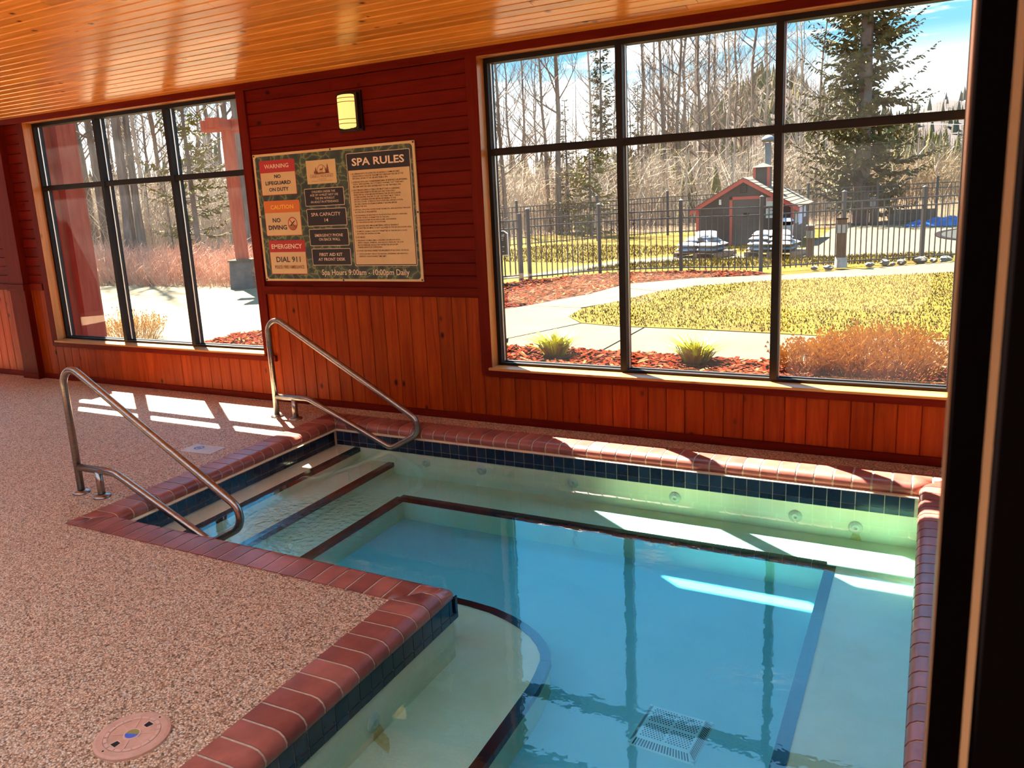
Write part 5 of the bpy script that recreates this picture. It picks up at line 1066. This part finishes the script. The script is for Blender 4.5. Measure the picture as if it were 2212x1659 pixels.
# conifers
def conifer(seed, h, rad, whorl=0.33, nb=6, start=0.05, droop=0.25, frond=0.24, dens=1.0, trunk=0.16, flat=0.9):
    r = random.Random(seed); tk = MB(); tk.tube([(0, 0, -0.2), (r.uniform(-.05, .05), 0, h * 0.5), (0, 0, h)], [trunk, trunk * 0.6, 0.01], 8, False)
    fo = MB(); z = h * start
    while z < h * 0.985:
        t = z / h; L = rad * (1 - t) ** flat * (0.55 + 0.45 * min(1, t / 0.12)) + 0.08
        for k in range(nb):
            a = r.uniform(0, math.tau); l = L * r.uniform(0.6, 1.12); zz = z + r.uniform(-.5, .5) * whorl; d = Vector((math.cos(a), math.sin(a), 0)); pts = []; tl = r.uniform(-.22, .30)
            for j in range(5):
                q = j / 4; pts.append(d * (l * q) + Vector((0, 0, zz + l * ((0.28 * (t - 0.2) + tl) * q - droop * q * (1 - q) * 1.6 + 0.12 * q * q))))
            tk.tube(pts, [0.02 * (1 - t) + 0.006, 0.016 * (1 - t) + 0.005, 0.01, 0.007, 0.003], 3, False)
            m = max(3, int(l / 0.075 * dens)); sd_ = Vector((-d.y, d.x, 0))
            for j in range(m):
                q = 0.12 + 0.88 * (j + r.random()) / m; i = min(int(q * 4), 3); c = pts[i].lerp(pts[i + 1], q * 4 - i); fl_ = frond * (1.15 - 0.75 * q) * r.uniform(0.6, 1.2) * (0.6 + 0.4 * min(1, l))
                e = c + (sd_ * r.choice((-1, 1)) * r.uniform(0.3, 1) + d * r.uniform(0.2, 0.9) + Vector((0, 0, r.uniform(-.8, .45)))).normalized() * fl_
                w = fl_ * 0.16; u = (e - c).normalized(); s_ = u.cross(Vector((r.uniform(-1, 1), r.uniform(-1, 1), r.uniform(-1, 1)))).normalized() * w; s2 = u.cross(s_).normalized() * w; mid = c.lerp(e, 0.45)
                fo.add([c, mid + s_, e, mid - s_, mid + s2, mid - s2], [(0, 1, 2, 3), (0, 4, 2, 5)])
        z += whorl
    return tk, fo
nd = noisy('spruce_needle', ((0.3, (0.050, 0.041, 0.007)), (0.6, (0.11, 0.087, 0.016)), (0.8, (0.20, 0.15, 0.032))), 0.9, rough=0.7, spec=0.2)
nd2 = noisy('yellow_pine_needle', ((0.3, (0.11, 0.085, 0.010)), (0.7, (0.23, 0.18, 0.030))), 0.9, rough=0.7, spec=0.2)
sbark = noisy('spruce_bark', ((0.3, (0.10, 0.065, 0.045)), (0.7, (0.19, 0.135, 0.10))), 3, rough=0.9, spec=0.1)
def put_conifer(name, label, x, y, tk, fo, mat, scale=1.0):
    t = thing(name, label, 'tree', (x, y, G)); tk.obj('trunk', sbark, t); fo.obj('needles', mat, t); t.scale = (scale,) * 3; return t
x, y = -0.45, 26.3
put_conifer('spruce_tree', 'tall dark spruce standing behind the fence beside the shed', x, y, *conifer(41, 13.5, 2.7, 0.27, 7, 0.05, 0.30, 0.36, 1.5, 0.30, 0.7), nd)
x, y = ray_ground(1237, 34); put_conifer('young_spruce', 'slim young spruce left of the first mullion behind the fence', x, y, *conifer(42, 5.2, 1.15, 0.24, 6, 0.04, 0.2, 0.22, 1.0, 0.08), nd)
x, y = ray_ground(1312, 40); put_conifer('tall_conifer', 'tall narrow conifer half hidden by the first mullion', x, y, *conifer(43, 9.0, 1.25, 0.26, 7, 0.04, 0.2, 0.28, 1.2, 0.12, 0.55), nd)
x, y = ray_ground(1385, 56); put_conifer('distant_conifer', 'small rounded conifer crown seen among bare treetops', x, y, *conifer(44, 8.0, 1.6, 0.32, 6, 0.3, 0.2, 0.3, 1.0, 0.12, 0.5), nd)
x, y = ray_ground(1285, 31); put_conifer('yellow_pine', 'low yellow-green pine directly behind the fence', x, y, *conifer(45, 3.6, 1.7, 0.26, 6, 0.05, 0.2, 0.30, 0.9, 0.07, 0.6), nd2)
x, y = ray_ground(1470, 38); put_conifer('yellow_pine', 'yellow-green pine in the woods left of the shed', x, y, *conifer(46, 3.2, 1.4, 0.28, 5, 0.05, 0.2, 0.30, 0.8, 0.07, 0.6), nd2)
x, y = ray_ground(462, 27); put_conifer('yellow_pine', 'loose yellow-green pine behind the red timber post', x, y, *conifer(47, 7.5, 1.9, 0.36, 5, 0.06, 0.25, 0.26, 1.2, 0.10, 0.5), nd2)
for i, (px, dep, h) in enumerate([(1960, 60, 4.0), (2010, 75, 5.0), (2065, 66, 4.2), (1935, 90, 5.5), (2045, 95, 5.5), (1990, 48, 2.4)]):
    x, y = ray_ground(px, dep); tk, fo = conifer(50 + i, h, h * 0.24, 0.34, 5, 0.05, 0.2, 0.34, 0.6, 0.07); t = put_conifer('slope_conifer', 'small conifer on the brushy slope right of the big spruce', x, y, tk, fo, nd2); t['group'] = 'conifers on the brushy slope'
# hills with their forest
def hill(name, label, ctr, ax, mat, forest, n, seed, hmin, hmax, fm):
    r = random.Random(seed); cx_, cy_, A, B, H_ = ctr; mb = MB(); nx, ny = 48, 24; v = []
    def hz(x, y):
        u, w = (x - cx_) / A, (y - cy_) / B; q = u * u + w * w
        return G - 1.5 + H_ * math.exp(-q * 1.4) * (1 + 0.10 * math.sin(x * 0.21 + 1) + 0.06 * math.sin(x * 0.53 + y * 0.2))
    for i in range(nx + 1):
        for j in range(ny + 1):
            x = cx_ + (i / nx * 2 - 1) * A * 2; y = cy_ + (j / ny * 2 - 1) * B * 1.6; v.append((x, y, hz(x, y)))
    o = mb.add(v, [(i * (ny + 1) + j, (i + 1) * (ny + 1) + j, (i + 1) * (ny + 1) + j + 1, i * (ny + 1) + j + 1) for i in range(nx) for j in range(ny)]).obj(name, mat, None, True); tag(o, label, kind='structure')
    fb = MB(); fc = MB()
    for k in range(n):
        x = cx_ + r.uniform(-1.7, 1.7) * A; y = cy_ + r.uniform(-1.5, 0.3) * B; z = hz(x, y) - 0.3; h = r.uniform(hmin, hmax)
        if r.random() < 0.28: fc.lathe([(h * 0.16, h * 0.12), (h * 0.10, h * 0.5), (0.0, h)], 5, (x, y, z), r.random(), r.random() + math.tau - 0.4)
        else:
            fb.tube([(x, y, z), (x + r.uniform(-.3, .3), y, z + h)], [h * 0.014, h * 0.004], 3, False)
            for s_ in range(5):
                f = r.uniform(0.35, 0.9); a = r.uniform(0, math.tau); L = h * 0.2 * (1.15 - f); fb.tube([(x, y, z + h * f), (x + L * math.cos(a), y + L * math.sin(a), z + h * f + L * 1.2)], [h * 0.006, h * 0.003], 3, False)
    o = fb.obj('hill_trees', fm); tag(o, forest + ' with bare branches', 'forest', kind='stuff')
    o = fc.obj('hill_conifers', nd if H_ < 20 else fm2); tag(o, forest + ' with dark pointed conifers', 'forest', kind='stuff')
fm2 = plain('far_conifer', (0.085, 0.075, 0.05), 0.9, spec=0.0)
hillm = gmat('hill_scrub', ((0.3, (0.038, 0.024, 0.017)), (0.6, (0.056, 0.038, 0.028)), (0.8, (0.068, 0.050, 0.031))), 0.25)
hillf = gmat('far_hill_scrub', ((0.3, (0.036, 0.027, 0.0255)), (0.7, (0.050, 0.039, 0.035))), 0.06)
hill('hill_near', 'wooded rocky hill rising behind the shed', (-17.5, 125, 19, 40, 15.5), None, hillm, 'woods on the hill behind the shed', 2600, 61, 2.0, 4.2, noisy('hill_twig', ((0.3, (0.13, 0.088, 0.062)), (0.7, (0.21, 0.155, 0.115))), 0.2, rough=0.9, spec=0.0))
hill('hill_far', 'distant hazy wooded ridge on the right', (40, 360, 150, 90, 24), None, hillf, 'woods on the distant ridge', 3800, 62, 3.0, 6.5, plain('far_twig', (0.10, 0.076, 0.066), 0.9, spec=0.0))
hill('hill_left', 'low wooded rise behind the left woods', (-95, 85, 70, 40, 7.0), None, hillm, 'woods on the low left rise', 1500, 63, 3.0, 6.0, pale)
o = MB().tube([(-6, 150, 8.2), (6, 150, 7.0), (18, 150, 7.4)], 0.035, 4).obj('power_line', plain('wire', (0.5, 0.46, 0.42), 0.6)); tag(o, 'thin pale power line crossing in front of the far ridge', 'cable')
